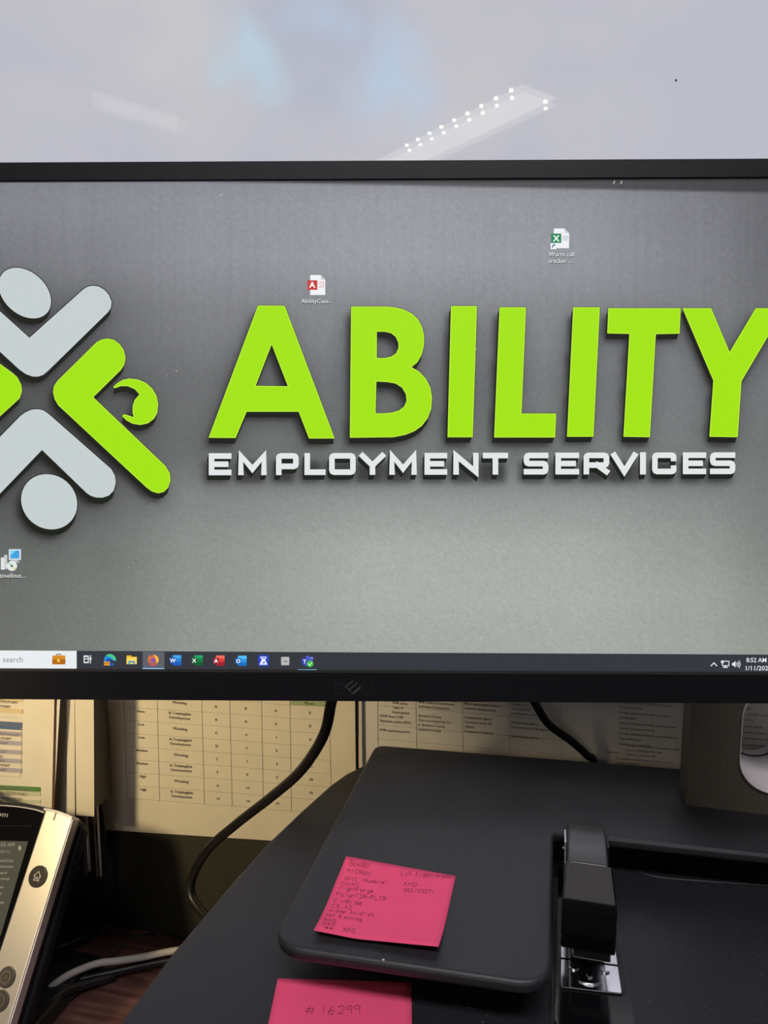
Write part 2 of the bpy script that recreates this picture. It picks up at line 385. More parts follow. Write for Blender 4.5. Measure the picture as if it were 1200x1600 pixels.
# wallpaper: fine grid of picture cells with per-cell colour
STEP = 3.2; gx = np.arange(-134, 1264, STEP); gy = np.arange(266, 1058, STEP)
X, Y = np.meshgrid(gx, gy)
cx = [-134, 0, 150, 300, 600, 900, 1100, 1200, 1264]
cy = [266, 320, 400, 500, 600, 700, 780, 860, 930, 1010, 1058]
G = np.array([
 [112, 118, 122, 124, 126, 118, 102, 92, 88],
 [116, 124, 128, 134, 142, 136, 116, 98, 92],
 [100, 112, 120, 134, 146, 140, 120, 100, 92],
 [ 84,  94,  96, 116, 126, 124, 118, 104, 94],
 [ 78,  82,  84, 100, 108, 112, 112, 106, 98],
 [ 76,  80,  84,  98, 112, 118, 112, 106, 98],
 [ 80,  86,  94, 122, 140, 140, 128, 114, 104],
 [ 84,  92, 104, 132, 158, 156, 140, 122, 112],
 [ 86,  96, 110, 134, 160, 160, 148, 132, 120],
 [ 88,  98, 112, 136, 154, 156, 148, 138, 124],
 [ 88,  98, 112, 136, 152, 152, 146, 136, 124]], float)
def bil(X, Y):
    xi = np.interp(X, cx, np.arange(len(cx))); yi = np.interp(Y, cy, np.arange(len(cy)))
    a = np.clip(xi.astype(int), 0, len(cx)-2); b = np.clip(yi.astype(int), 0, len(cy)-2); u = xi-a; v = yi-b
    u = u*u*(3-2*u)*.5+u*.5; v = v*v*(3-2*v)*.5+v*.5
    return (G[b, a]*(1-u)+G[b, a+1]*u)*(1-v)+(G[b+1, a]*(1-u)+G[b+1, a+1]*u)*v
base = bil(X, Y)*1.07
def inside(poly):
    m = np.zeros(X.shape, bool); n = len(poly)
    for i in range(n):
        xa, ya = poly[i]; xb, yb = poly[(i+1) % n]
        if ya == yb: continue
        c_ = ((Y >= min(ya, yb)) & (Y < max(ya, yb))); xx = xa+(Y-ya)*(xb-xa)/(yb-ya); m ^= c_ & (X < xx)
    return m
z6 = lambda L: [(x/2.9625, 380+y/2.9625) for x, y in L]
z4 = lambda L: [(300+x/2.6087, 450+y/2.6087) for x, y in L]
z5 = lambda L: [(740+x/2.6087, 330+y/2.6087) for x, y in L]
head1 = ell(39, 458, 46.5, 33, math.radians(42)); head2 = ell(77, 784, 45.5, 41.5, math.radians(40))
vee = z6([(137, 438), (385, 215), (405, 202), (430, 197), (458, 201), (485, 217), (505, 240), (517, 272), (514, 300), (500, 320), (222, 592), (200, 610), (175, 618), (150, 617), (120, 606), (90, 585), (0, 502), (-200, 330), (-225, 290), (-215, 240), (-170, 205), (-130, 210), (-100, 230), (0, 315)])
cap = z6([(195, 957), (400, 1155), (420, 1169), (445, 1177), (475, 1178), (505, 1168), (527, 1145), (537, 1105), (532, 1075), (515, 1045), (225, 790), (200, 773), (175, 768), (145, 771), (115, 785), (95, 800), (0, 897), (-215, 1110), (-230, 1160), (-215, 1215), (-165, 1240), (-110, 1230), (-60, 1215), (0, 1160)])
lt = z6([(430, 713), (560, 585), (575, 560), (580, 530), (572, 495), (552, 467), (525, 448), (495, 443), (470, 448), (448, 460), (268, 638), (252, 662), (248, 690), (255, 722), (272, 750), (680, 1130), (705, 1148), (732, 1156), (758, 1150), (778, 1130), (788, 1098), (785, 1065), (765, 1032)])
gt = z6([(0, 560), (55, 600), (80, 622), (97, 655), (101, 685), (90, 718), (0, 800), (-240, 1040), (-300, 1000), (-320, 900), (-120, 690), (-250, 560), (-240, 480), (-170, 440), (-120, 450)])
hook = z6([(527, 665), (545, 648), (570, 634), (600, 628), (640, 633), (675, 648), (705, 675), (724, 708), (731, 745), (727, 785), (712, 812), (685, 832), (650, 840), (615, 834), (588, 820), (568, 801), (575, 793), (598, 800), (622, 808), (616, 785), (616, 755), (625, 727), (648, 700), (625, 674), (590, 660), (560, 660), (532, 670)])
LA = z4([(270, 73), (377, 74), (580, 612), (478, 612), (436, 503), (222, 503), (177, 610), (70, 609)]); LAh = z4([(325, 227), (393, 402), (258, 400)])
LB = z4([(650, 77), (790, 77), (825, 80), (862, 89), (895, 105), (920, 128), (936, 158), (945, 195), (944, 235), (935, 272), (918, 302), (892, 323), (925, 342), (952, 370), (970, 405), (977, 445), (974, 490), (960, 530), (935, 562), (905, 583), (870, 597), (820, 607), (645, 609)])
LBh1 = z4([(752, 177), (785, 177), (812, 183), (832, 199), (843, 224), (843, 245), (833, 267), (813, 281), (785, 287), (752, 287)])
LBh2 = z4([(750, 380), (795, 382), (830, 388), (857, 405), (873, 432), (876, 460), (866, 484), (845, 500), (815, 509), (785, 512), (747, 512)])
LI = z4([(1057, 75), (1160, 75), (1143, 607), (1043, 607)])
LL = z5([(107, 393), (212, 393), (194, 826), (335, 826), (331, 921), (85, 921)])
LI2 = z5([(407, 393), (513, 393), (487, 918), (382, 918)])
LT = z5([(550, 397), (842, 397), (838, 498), (741, 500), (717, 920), (612, 918), (636, 499), (546, 497)])
LY = z5([(853, 397), (967, 397), (1043, 577), (1150, 397), (1265, 397), (1090, 693), (1075, 920), (962, 918), (978, 690)])
greens = [[lt], [gt], [hook], [LA, LAh], [LB, LBh1, LBh2], [LI], [LL], [LI2], [LT], [LY]]
lights_ = [[head1], [head2], [vee], [cap]]
TG = {'E': [[(1, 1), (0, 1), (0, 0), (1, 0)], [(0, .5), (.82, .5)]], 'M': [[(0, 0), (0, 1), (.5, .2), (1, 1), (1, 0)]], 'P': [[(0, 0), (0, 1), (1, 1), (1, .36), (0, .36)]],
      'L': [[(0, 1), (0, 0), (1, 0)]], 'O': [[(0, .5), (0, 0), (1, 0), (1, 1), (0, 1), (0, .5)]], 'Y': [[(0, 1), (.5, .42), (1, 1)], [(.5, .42), (.5, 0)]], 'N': [[(0, 0), (0, 1), (1, 0), (1, 1)]],
      'T': [[(0, 1), (1, 1)], [(.5, 1), (.5, 0)]], 'S': [[(1, 1), (0, 1), (0, .5), (1, .5), (1, 0), (0, 0)]], 'R': [[(0, 0), (0, 1), (1, 1), (1, .40), (0, .40)], [(.55, .40), (1, 0)]],
      'V': [[(0, 1), (.5, 0), (1, 1)]], 'I': [[(0, 0), (0, 1)]], 'C': [[(1, .8), (1, 1), (0, 1), (0, 0), (1, 0), (1, .2)]]}
words = [('E', 326, 362), ('M', 372, 417), ('P', 431, 467), ('L', 475.5, 509), ('O', 514, 556), ('Y', 562, 602), ('M', 608, 651.5), ('E', 663, 699), ('N', 708, 748), ('T', 754, 794),
         ('S', 818, 857), ('E', 867.5, 905), ('R', 911.5, 952), ('V', 955, 996), ('I', 1000, 1009), ('C', 1018.5, 1057), ('E', 1066.5, 1103.5), ('S', 1109, 1149)]
def tagline(mb, dx, dy, w, h):
    for ch, a, b in words:
        hw = w/2; yt = np.interp((a+b)/2, [326, 1149], [708, 706.5])+hw; yb = np.interp((a+b)/2, [326, 1149], [742.8, 741])-hw
        for st in TG[ch]:
            if ch == 'I': ribbon(mb, [((a+b)/2+dx, yb+dy), ((a+b)/2+dx, yt+dy)], w, SC, h); continue
            q = [Vector((a+hw+(b-a-w)*x+dx, yb+(yt-yb)*y+dy)) for x, y in st]
            if ch in 'SOPRC':
                q2 = [q[0]]
                for i_ in range(1, len(q)-1):
                    u1 = (q[i_-1]-q[i_]); u2 = (q[i_+1]-q[i_]); c1 = min(3.4, u1.length*.45); c2 = min(3.4, u2.length*.45)
                    q2 += [q[i_]+u1.normalized()*c1, q[i_]+(u1.normalized()*c1+u2.normalized()*c2)*.30, q[i_]+u2.normalized()*c2]
                q = q2+[q[-1]]
            ribbon(mb, q, w-.5, SC, h)
sh = np.zeros(X.shape)
for loops in greens+lights_:
    m = inside(loops[0])
    for h_ in loops[1:]: m &= ~inside(h_)
    sh = np.maximum(sh, m)
for ch, a, b in words: sh = np.maximum(sh, .8*((X > a) & (X < b) & (Y > 708) & (Y < 742)))
def blur(a, n):
    for ax in (0, 1):
        for _ in range(3):
            k_ = np.ones(n)/n; a = np.apply_along_axis(lambda r: np.convolve(r, k_, 'same'), ax, a)
    return a
def shift(a, dx, dy): return np.roll(np.roll(a, int(round(dx/STEP)), 1), int(round(dy/STEP)), 0)
s1 = blur(shift(sh, -6, 14), 3); s2 = blur(shift(sh, -8, 16), 11)
base = base*(1-.62*s1)*(1-.35*s2)
ys = 277+X*(24/1200)                       # darker wedge along the top of the picture
wdg = np.clip((ys-Y)/4+.5, 0, 1); base = base*(1-wdg)+np.interp(X, [0, 500, 1200], [100, 78, 60])*wdg
rng = np.random.default_rng(3)
base = base*(1+rng.normal(0, .018, base.shape))+rng.normal(0, 1.0, (1, base.shape[1]))*np.clip((720-Y)/300, 0, 1)
tt = np.clip((Y-400)/500, 0, 1)
RGB = np.stack([base*(.972+.010*tt), base*(.985+.033*tt), base*(1.035-.055*tt)], -1)/255
RGB = np.where(RGB <= .04045, RGB/12.92, ((RGB+.055)/1.055)**2.4)
ny, nx = X.shape
P = np.array([SC(float(x), float(y)) for x, y in zip(X.ravel(), Y.ravel())])
P[:, 0] = np.clip(P[:, 0], -HW, HW); P[:, 2] = np.clip(P[:, 2], 0, SH); P[:, 1] = .0012
i = (np.arange(ny-1)[:, None]*nx+np.arange(nx-1)[None]).ravel()
me = bpy.data.meshes.new('screen'); Q = np.stack([i, i+nx, i+nx+1, i+1], 1)
me.from_pydata(P.tolist(), [], Q.tolist())
ca = me.color_attributes.new('picture', 'FLOAT_COLOR', 'POINT')
ca.data.foreach_set('color', np.concatenate([RGB.reshape(-1, 3), np.ones((ny*nx, 1))], 1).astype(np.float32).ravel())
m = mat('screen_picture', (.012, .012, .013), .4, emit=(1, 1, 1), spec=.3); a_ = m.node_tree.nodes.new('ShaderNodeVertexColor'); a_.layer_name = 'picture'
m.node_tree.links.new(a_.outputs['Color'], m.node_tree.nodes['Principled BSDF'].inputs['Emission Color'])
me.materials.append(m); me.update()
scr = bpy.data.objects.new('screen', me); COL.objects.link(scr); scr.parent = mon; WM['screen'] = MM
def layer(name, mb, rgb): return mb.build(name, em(rgb) if not isinstance(rgb, list) else [em(c) for c in rgb], scr, local=True)
def pane(mb, loops, h, mi=0): flat(mb, loops, SC, h, mi)
# crisp dark sides of the raised letters, then faces
mb = MB()
for loops in greens+lights_:
    big = loops[0]
    for k_ in range(1, 5):
        dx, dy = (-3.2*k_/4-.3, 9.0*k_/4) if loops[0][0][0] > 700 else (-1.2*k_/4, 9.5*k_/4)
        lp = [[(x+dx, y+dy) for x, y in L_] for L_ in loops]
        pane(mb, lp, .6+k_*.05)
    for L_ in loops: ribbon(mb, L_+[L_[0]], 2.6, SC, .95)
tagline(mb, -1, 2.5, 9, 1.05); tagline(mb, -1.8, 5, 9, 1.0); tagline(mb, -2.6, 7.4, 8.6, .98)
layer('logo_side', mb, (22, 26, 18))
mb = MB()
for L_ in greens: pane(mb, L_, 2)
layer('green_logo_shape', mb, (163, 228, 8))
mb = MB()
for L_ in greens:
    for q in L_: ribbon(mb, q+[q[0]], 1.1, SC, 2.3)
layer('logo_highlight', mb, (196, 240, 70))
mb = MB()
for L_ in lights_: pane(mb, L_, 2)
layer('grey_logo_shape', mb, (198, 207, 208))
mb = MB(); tagline(mb, 0, 0, 9.2, 2); layer('white_lettering', mb, (226, 230, 230))

# taskbar
tb = lambda x: 1016.2+x*6.6/1200
bb = lambda x: 1045.6+x*6.4/1200
mb = MB(); pane(mb, [(-131, tb(-131)), (1262, tb(1262)), (1262, bb(1262)+2), (-131, bb(-131)+2)], 1)
taskbar = layer('taskbar', mb, (50, 53, 60))
def icon(name, shapes):
    cols = []; mb = MB()
    for k_, (rgb, fnx) in enumerate(shapes):
        if rgb not in cols: cols.append(rgb)
        mi = cols.index(rgb)
        if callable(fnx): fnx(mb, mi, 3+k_)
        else: pane(mb, fnx, 3+k_, mi)
    return layer(name, mb, cols)
def T(s, x, y, size, align='c', bold=.0, width=None, ex=(1, .004)):
    return lambda mb, mi, h: put_text(mb, s, x, y, size, SC, align, ex, (0, -1), bold, width, mi, h)
def L(pts, w): return lambda mb, mi, h: ribbon(mb, pts, w, SC, h, True, mi)
icon('search_box', [((232, 237, 240), [(-98, tb(-98)), (120, tb(120)), (120, bb(120)-.8), (-98, bb(-98)-.8)]), ((120, 125, 128), T('Type here to search', 36, 1034.5, 12.3, 'r', 0)),
     ((90, 95, 100), lambda mb, mi, h: ribbon(mb, ell(-84, 1029, 5, 5)+[ell(-84, 1029, 5, 5)[0]], 1.4, SC, h, True, mi))])
icon('start_button', [((235, 238, 240), [[(-123+a, 1023+b), (-117+a, 1023+b), (-117+a, 1029+b), (-123+a, 1029+b)] for a, b in ((0, 0), (7, 0), (0, 7), (7, 7))])])
icon('briefcase_icon', [((96, 60, 20), L([(88.5, 1024.5), (89, 1022.2), (95, 1022.2), (95.5, 1024.5)], 1.6)), ((214, 140, 30), roundpoly(rect(82, 1024, 102.5, 1038), 1.5, 3)),
     ((178, 104, 18), rect(82, 1031.3, 102.5, 1037.6)), ((130, 76, 14), rect(82, 1030.6, 102.5, 1031.5)), ((250, 204, 80), rect(90, 1030, 94, 1034))])
icon('task_view_icon', [((225, 228, 232), [roundpoly(rect(131, 1024, 139, 1036), .3, 2), rect(132.6, 1026.5, 137.4, 1028.6)[::1], rect(132.6, 1030, 137.4, 1034)]), ((225, 228, 232), L([(141.7, 1024), (141.7, 1036)], 1.3)), ((225, 228, 232), rect(140.2, 1027, 143.2, 1031))])
icon('browser_swirl_icon', [((30, 140, 220), ell(172, 1031, 9.2, 9.2)), ((70, 205, 130), smooth_closed([(166, 1024), (173, 1021.8), (180, 1026), (181.2, 1032), (177, 1030), (173, 1026.6)])), ((20, 80, 170), smooth_closed([(166, 1031), (171, 1028), (173, 1032), (177, 1036.5), (173, 1040), (167, 1037)])),
     ((50, 53, 60), smooth_closed([(172, 1030), (178, 1032), (182, 1033.5), (180, 1037), (175, 1035.5)])), ((232, 160, 40), rect(163, 1033.5, 172, 1039.4)), ((120, 80, 30), rect(163, 1035.6, 172, 1036.4))])
icon('folder_icon', [((236, 180, 40), [(198, 1024), (205, 1024), (206.5, 1026), (214, 1026), (214, 1030), (198, 1030)]), ((252, 216, 96), rect(198, 1027, 214, 1037.5)), ((60, 150, 190), [(201, 1032.5), (211, 1032.5), (211, 1038), (208.5, 1038), (208.5, 1035), (203.5, 1035), (203.5, 1038), (201, 1038)])])
icon('open_app_tile', [((92, 96, 104), [(223, tb(223)+.8), (257, tb(257)+.8), (257, 1043.8), (223, 1043.6)]), ((150, 200, 245), [(223, 1043.6), (257, 1043.8), (257, 1045.8), (223, 1045.6)])])
icon('fox_swirl_icon', [((250, 120, 40), smooth_closed([(232, 1027), (234, 1023), (237, 1026), (240, 1022), (243, 1025), (247, 1026), (248.4, 1032), (246, 1038), (239.5, 1040), (233, 1037.5), (230.8, 1032)])), ((252, 190, 60), smooth_closed([(241, 1023), (246, 1026), (248, 1032), (245, 1036), (244, 1030)])),
     ((225, 60, 90), smooth_closed([(232, 1033), (236, 1038), (242, 1038), (246, 1036), (240, 1040), (234, 1038.5)])), ((120, 80, 190), ell(239.5, 1031, 3.3, 3))])
def office(name, x, y, a, b, c, ch):
    icon(name, [(a, roundpoly(rect(x-5, y-8, x+8.5, y-2.6), .6, 2)), (b, rect(x-5, y-3, x+8.5, y+2.8)), (c, roundpoly(rect(x-5, y+2.4, x+8.5, y+8), .6, 2)), (c, roundpoly(rect(x-9, y-4.5, x, y+4.8), .8, 3)), ((245, 245, 245), T(ch, x-4.4, y+3, 8.2, 'c', .03))])
office('word_processor_icon', 275, 1031.6, (65, 165, 238), (43, 124, 211), (24, 90, 189), 'W')
office('spreadsheet_taskbar_icon', 308.5, 1031.8, (33, 163, 102), (16, 124, 65), (14, 92, 50), 'X')
office('database_taskbar_icon', 342.5, 1032, (240, 110, 90), (214, 60, 56), (160, 30, 44), 'A')
office('mail_icon', 377, 1032.4, (80, 190, 245), (40, 150, 225), (20, 110, 195), 'O')
icon('scanner_icon', [((36, 70, 200), roundpoly(rect(403.5, 1023.5, 420, 1041), 1.5, 3)), ((240, 243, 250), [(406.5, 1026), (417, 1026), (414.5, 1031), (418, 1038.5), (405.5, 1038.5), (409, 1031)]), ((36, 70, 200), [(409.5, 1036.4), (414, 1032.4), (413.6, 1036.4)]), ((36, 70, 200), rect(408.5, 1027.4, 415, 1028.8))])
icon('letter_key_icon', [((150, 150, 150), roundpoly(rect(439, 1026, 452.4, 1039.6), 1.8, 4)), ((188, 188, 186), roundpoly(rect(440.2, 1027, 451.4, 1038.4), 1.2, 4)), ((40, 40, 40), T('H', 445.8, 1035.6, 7.6))])
icon('chat_app_icon', [((80, 90, 200), ell(481, 1027.5, 3.4, 3.4)), ((110, 125, 225), ell(487, 1028.5, 2.6, 2.6)), ((74, 84, 190), roundpoly(rect(475, 1029.5, 489, 1040.6), 2, 4)), ((56, 66, 176), roundpoly(rect(471.6, 1028, 481, 1038.4), .8, 3)), ((245, 245, 250), T('T', 476.3, 1036.2, 8, 'c', .02)),
     ((60, 190, 60), ell(484.6, 1037, 5.2, 5.2)), ((240, 250, 240), L([(482, 1037), (484, 1039), (487.4, 1035)], 1.1)), ((140, 200, 245), rect(466, 1045.6, 495, 1047.2))])
wh = (232, 235, 240)
icon('tray_arrow_icon', [(wh, L([(1111, 1040), (1115.2, 1035.6), (1119.6, 1040)], 1.5))])
icon('network_icon', [(wh, L([(1132, 1033), (1138.6, 1033), (1138.6, 1040), (1128.6, 1040), (1128.6, 1037)], 1.2)), (wh, rect(1126.3, 1032, 1130.6, 1036)), (wh, rect(1131.5, 1040, 1134.5, 1043)), (wh, rect(1129, 1042, 1137, 1043.2))])
icon('speaker_icon', [(wh, [(1143.6, 1035.6), (1146, 1035.6), (1149, 1032.6), (1149, 1042.8), (1146, 1039.8), (1143.6, 1039.8)]), (wh, L([(1150.6, 1035.6), (1151.6, 1037.7), (1150.6, 1039.8)], 1)), (wh, L([(1152.4, 1034), (1154, 1037.7), (1152.4, 1041.4)], 1)), (wh, L([(1154.3, 1032.4), (1156.4, 1037.7), (1154.3, 1043)], 1))])
icon('clock_text', [(wh, T('8:52 AM', 1181.5, 1034.6, 10, 'c', .008, 31.5, (1, .006))), (wh, T('1/11/2024', 1184, 1047.2, 10, 'c', .008, 42, (1, .006)))])
# desktop icons
dk_ = (40, 42, 46)
icon('database_file_icon', [((240, 243, 244), [(484.8, 430), (501.5, 430), (508.2, 437.2), (508.2, 461), (484.8, 461)]), ((200, 204, 208), [(501.5, 430), (508.2, 437.2), (501.5, 437.2)]), ((198, 60, 60), roundpoly(rect(480.6, 438.2, 496, 453.2), .5, 2)), ((250, 240, 240), T('A', 488.4, 449.6, 12.5, 'c', .035)),
     ((214, 120, 120), L([(498.5, 441), (505.5, 441), (505.5, 449), (498.5, 449)], .8)), ((214, 120, 120), L([(498.5, 443.6), (504, 443.6)], .6)), ((214, 120, 120), L([(498.5, 446.2), (504, 446.2)], .6)),
     (dk_, T('AbilityCase...', 496.1, 474.8, 9.2, 'c', .03, 48)), ((242, 244, 244), T('AbilityCase...', 495.5, 474, 9.2, 'c', .0, 48))])
icon('spreadsheet_file_icon', [((238, 240, 246), [(865.3, 357.2), (881.8, 357.2), (889, 364.6), (889, 388), (865.3, 388)]), ((206, 210, 218), [(881.8, 357.2), (889, 364.6), (881.8, 364.6)]), ((34, 134, 84), roundpoly(rect(861, 365.2, 876.8, 380), .5, 2)), ((240, 250, 242), T('X', 869.3, 377.2, 12.5, 'c', .035)),
     ((70, 90, 90), lambda mb, mi, h: [ribbon(mb, [(a, y), (a+2.8, y)], .8, SC, h, True, mi) for a in (879.3, 883.6) for y in (369.6, 372.5, 375.4)]),
     ((245, 248, 250), rect(860, 380.4, 868.8, 389.8)), ((44, 100, 140), L([(862.6, 387.4), (863, 384.6), (865.2, 383.6)], 1.6)), ((44, 100, 140), [(863.6, 382), (867, 382), (867, 386)]),
     (dk_, T('Warm call', 877.4, 402, 9.4, 'c', .03, 39)), ((244, 244, 246), T('Warm call', 876.8, 401.2, 9.4, 'c', 0, 39)), (dk_, T('tracker -...', 877.4, 412.6, 9.4, 'c', .03, 39.5)), ((244, 244, 246), T('tracker -...', 876.8, 411.8, 9.4, 'c', 0, 39.5))])
icon('installer_icon', [((214, 220, 224), rect(14, 858, 33, 875)), ((60, 160, 225), rect(16.5, 860, 30.5, 872.5)), ((130, 210, 245), [(16.5, 860), (26, 860), (16.5, 868)]), ((180, 188, 192), [(20, 875), (28, 875), (32, 879), (16, 879)]), ((222, 226, 226), rect(2, 871, 8, 890)), ((200, 206, 208), rect(7.5, 867, 12, 889)),
     ((225, 232, 226), ell(19.5, 884, 8, 8)), ((160, 205, 190), [(19.5, 884), (12.5, 880), (15, 877)]), ((220, 210, 150), [(19.5, 884), (26.5, 888), (24, 891)]), ((90, 110, 110), ell(19.5, 884, 2, 2)),
     (dk_, T('SentinelInst...', 42, 903.2, 9.4, 'r', .03, 56)), ((240, 243, 242), T('SentinelInst...', 41.4, 902.4, 9.4, 'r', 0, 56))])
mb = MB()
for x, y, r in ((345, 305, 1.8), (276, 579.5, 1.3), (262, 586, .8), (744.5, 545, 1.0), (935, 315.5, .9), (891, 1017.5, 1.4), (202, 887, .8), (946, 1065, .8), (20, 838, .6)):
    pane(mb, ell(x, y, r, r, 0, 8), 5)
for x, y in ((958.5, 283), (970, 283)): ribbon(mb, [(x, y+4), (x+1.4, y), (x+1.2, y-3)], 2.0, SC, 5)
tag(mb.build('dust_speck', mat('pale_dust', (.8, .8, .8), .8), scr, local=True), kind='stuff')

# ------------------------------------------------------------------ monitor stand
st = tag(empty('monitor_stand', (.19, .58, TZ)), 'taupe metal stand column with large round cable hole behind the monitor', 'monitor stand')
CX0 = on_z(1071, 1259, -.300).x; CYF = .557
hc = on_y(1213, 1172, CYF)
hx = (on_y(1213, 1200, CYF).x-on_y(1157, 1200, CYF).x); zb = on_y(1213, 1241, CYF).z; hcz = zb+hx
CX1 = 2*hc.x-CX0; ctop = Z0+.03
hole = [(hc.x+hx*math.cos(a), hcz+hx*math.sin(a)) for a in [math.pi+math.pi*i/20 for i in range(21)]] + [(hc.x+hx*math.cos(a), hcz+.034+hx*math.sin(a)) for a in [math.pi*i/20 for i in range(21)]]
mb = MB(); vs, fs = curve_geo([roundpoly([(CX0, TZ), (CX1, TZ), (CX1, ctop), (CX0, ctop)], [0, 0, .03, .03]), hole], .014)
mb.add([(x, CYF+.0155+z, y) for x, y, z in vs], fs); mb.build('column', M_column, st, bevel=.0015, seg=2)
mb = MB(); n = len(hole)
vs = [(x, CYF-.0005, z) for x, z in hole]+[(x, CYF+.072, z) for x, z in hole]+[(hc.x+(x-hc.x)*.985, CYF-.0005, hcz+(z-hcz)*.985) for x, z in hole]+[(hc.x+(x-hc.x)*.95, CYF+.072, hcz+(z-hcz)*.95) for x, z in hole]
fs = []
for i in range(n):
    j = (i+1) % n; fs += [(2*n+i, 2*n+j, 3*n+j, 3*n+i), (i, j, 2*n+j, 2*n+i), (n+i, 3*n+i, 3*n+j, n+j), (i, n+i, n+j, j)]
mb.add(vs, fs); mb.build('hole_liner', M_white, st, smooth=True)
mb = MB(); mb.tube([(hc.x+(x-hc.x)*.96, CYF+.060, hcz+(z-hcz)*.96+.0003) for x, z in hole[:21]], .0009, 6); mb.build('liner_seam', M_cable, st)
mb = MB()
pm = MM @ Vector((0, .046, .155)); pe = MM @ Vector((0, .075, .155)); cc = Vector((CX0+.02, CYF+.016, Z0-.02))
mb.cyl(pm, pe, .035, 24); mb.cyl(pe, cc, .016, 16); mb.build('support_arm', M_column, st)

# ------------------------------------------------------------------ cables
def PY(px, py, Y): return tuple(on_y(px, py, Y))
ca_ = MB(); ca_.tube([tuple(MM @ Vector((-.02, .052, .03))), PY(524, 1060, .515), PY(517, 1100, .52), PY(505, 1150, .53), PY(470, 1204, .55), PY(424, 1245, .57), PY(370, 1287, .59), PY(327, 1325, .60), PY(303, 1365, .605), PY(298, 1396, .60), PY(313, 1422, .59), PY(350, 1462, .57), (-.22, .54, DZ+.06), (-.15, .50, DZ+.02)], .0046, 12)
tag(ca_.build('monitor_cable', M_cable, smooth=True), 'thick black cable curving down from the monitor past the wall papers', 'cable')
ca_ = MB(); ca_.tube([PY(557, 1040, .652), PY(557, 1100, .652), PY(557.5, 1150, .652), PY(558, 1200, .652), PY(558, 1260, .6535), (-.19, .6535, DZ+.1)], .0016, 8)
tag(ca_.build('thin_cable', M_cable, smooth=True), 'thin straight black cable hanging between two wall papers', 'cable')
ca_ = MB(); ca_.tube([PY(800, 1040, .60), PY(833, 1093, .61), PY(856, 1130, .62), (PY(893, 1158, .635)), PY(917, 1180, .645), PY(928, 1196, .6535), (.05, .654, PZ-.05), (.05, .654, DZ+.05)], .0038, 12)
tag(ca_.build('power_cable', M_cable, smooth=True), 'black cable slanting down to the right behind the shelf board', 'cable')
def PD(px, py, h): return tuple(on_z(px, py, -.585+h))
ca_ = MB(); ca_.tube([PD(70, 1552, .012), PD(88, 1536, .02), PD(112, 1521, .024), PD(150, 1506, .024), PD(187, 1501, .022), PD(225, 1495, .02), PD(270, 1486, .02), PD(340, 1478, .02)], .0036, 10)
tag(ca_.build('network_cable', M_cablew, smooth=True), 'pale grey cable running across the brown desk behind the phone', 'cable')
ca_ = MB(); ca_.tube([PD(60, 1560, .008), PD(86, 1541, .010), PD(118, 1532, .010), PD(150, 1525, .010), PD(212, 1511, .010), PD(257, 1502, .010), PD(330, 1490, .010)], .0042, 10)
tag(ca_.build('desk_cable', M_cable, smooth=True), 'black cable lying just below the pale grey one on the desk', 'cable')
ca_ = MB(); ca_.tube([PD(90, 1572, .006), PD(120, 1552, .006), PD(150, 1520, .004), PD(168, 1499, .006), PD(190, 1477, .012), PD(213, 1463, .014), PD(232, 1459.5, .012), PD(243, 1460, .004)], .0013, 8)
tag(ca_.build('thin_cable', M_cable, smooth=True), 'very thin dark cord looping up from the pale grey cable', 'cable')
ca_ = MB(); ca_.tube([PD(60, 1596, .010), PD(78, 1572, .014), PD(92, 1556, .016), PD(120, 1542, .012), PD(180, 1524, .006)], .0048, 10)
tag(ca_.build('phone_cable', M_cable, smooth=True), 'short thick black cable emerging behind the base of the phone', 'cable')

# ------------------------------------------------------------------ wall papers
def WP(Yp): return lambda px, py, h=0: tuple(on_y(px, py, Yp-h*.0001))
def sheet(name, corners, Yp, m, label, bend=0, nx_=12, ny_=6):
    """paper sheet from four photo corners TL TR BR BL on plane Y; bend = how far the edges stand off"""
    t = empty(name, on_y(*corners[3], Yp)); tag(t, label, 'paper')
    TL, TR, BR, BL = [on_y(*c, Yp) for c in corners]; mb = MB(); vs = []
    for j in range(ny_+1):
        for i in range(nx_+1):
            u, v = i/nx_, j/ny_; p = (TL*(1-u)+TR*u)*(1-v)+(BL*(1-u)+BR*u)*v
            vs.append((p.x, Yp, p.z))
    fs = [(j*(nx_+1)+i, j*(nx_+1)+i+1, (j+1)*(nx_+1)+i+1, (j+1)*(nx_+1)+i) for j in range(ny_) for i in range(nx_)]
    mb.add([(x, y+.0003, z) for x, y, z in vs], fs); mb.build('sheet', m, t, solid=.0002); return t
y1_ = WY-.0012
p1 = sheet('wall_paper_sheet', [(118, 1052), (556, 1052), (556, 1322), (166, 1297)], y1_, M_paper2, 'cream paper with a printed ruled table left of the thin cable')
f1 = WP(y1_-.0004)
z7 = lambda x, y: (150+x/2.927, 1080+y/2.927)
top = [(127, 73), (280, 82), (484, 95), (612, 103), (757, 113), (887, 124), (1068, 132)]
bot = [(142, 490), (290, 500), (495, 516), (622, 525), (765, 538), (893, 548), (1076, 562)]
def cell(c, r):
    a = np.interp(c, range(7), [p[0] for p in top]), np.interp(c, range(7), [p[1] for p in top])
    b = np.interp(c, range(7), [p[0] for p in bot]), np.interp(c, range(7), [p[1] for p in bot])
    return z7(a[0]+(b[0]-a[0])*r/7, a[1]+(b[1]-a[1])*r/7)
mb = MB()
for r in range(-1, 8): ribbon(mb, [cell(c_, r) for c_ in range(7)], .55, f1)
for c_ in range(7): ribbon(mb, [cell(c_, -1.4), cell(c_, 7)], .55, f1)
mb.build('table_rules', M_line, p1)
mb = MB(); 
flat(mb, [cell(5, -1.6), cell(6, -1.6), cell(6, -1.02), cell(5, -1.02)], f1); mb.build('table_header', mat('header_green', (.36, .45, .25), .8), p1)
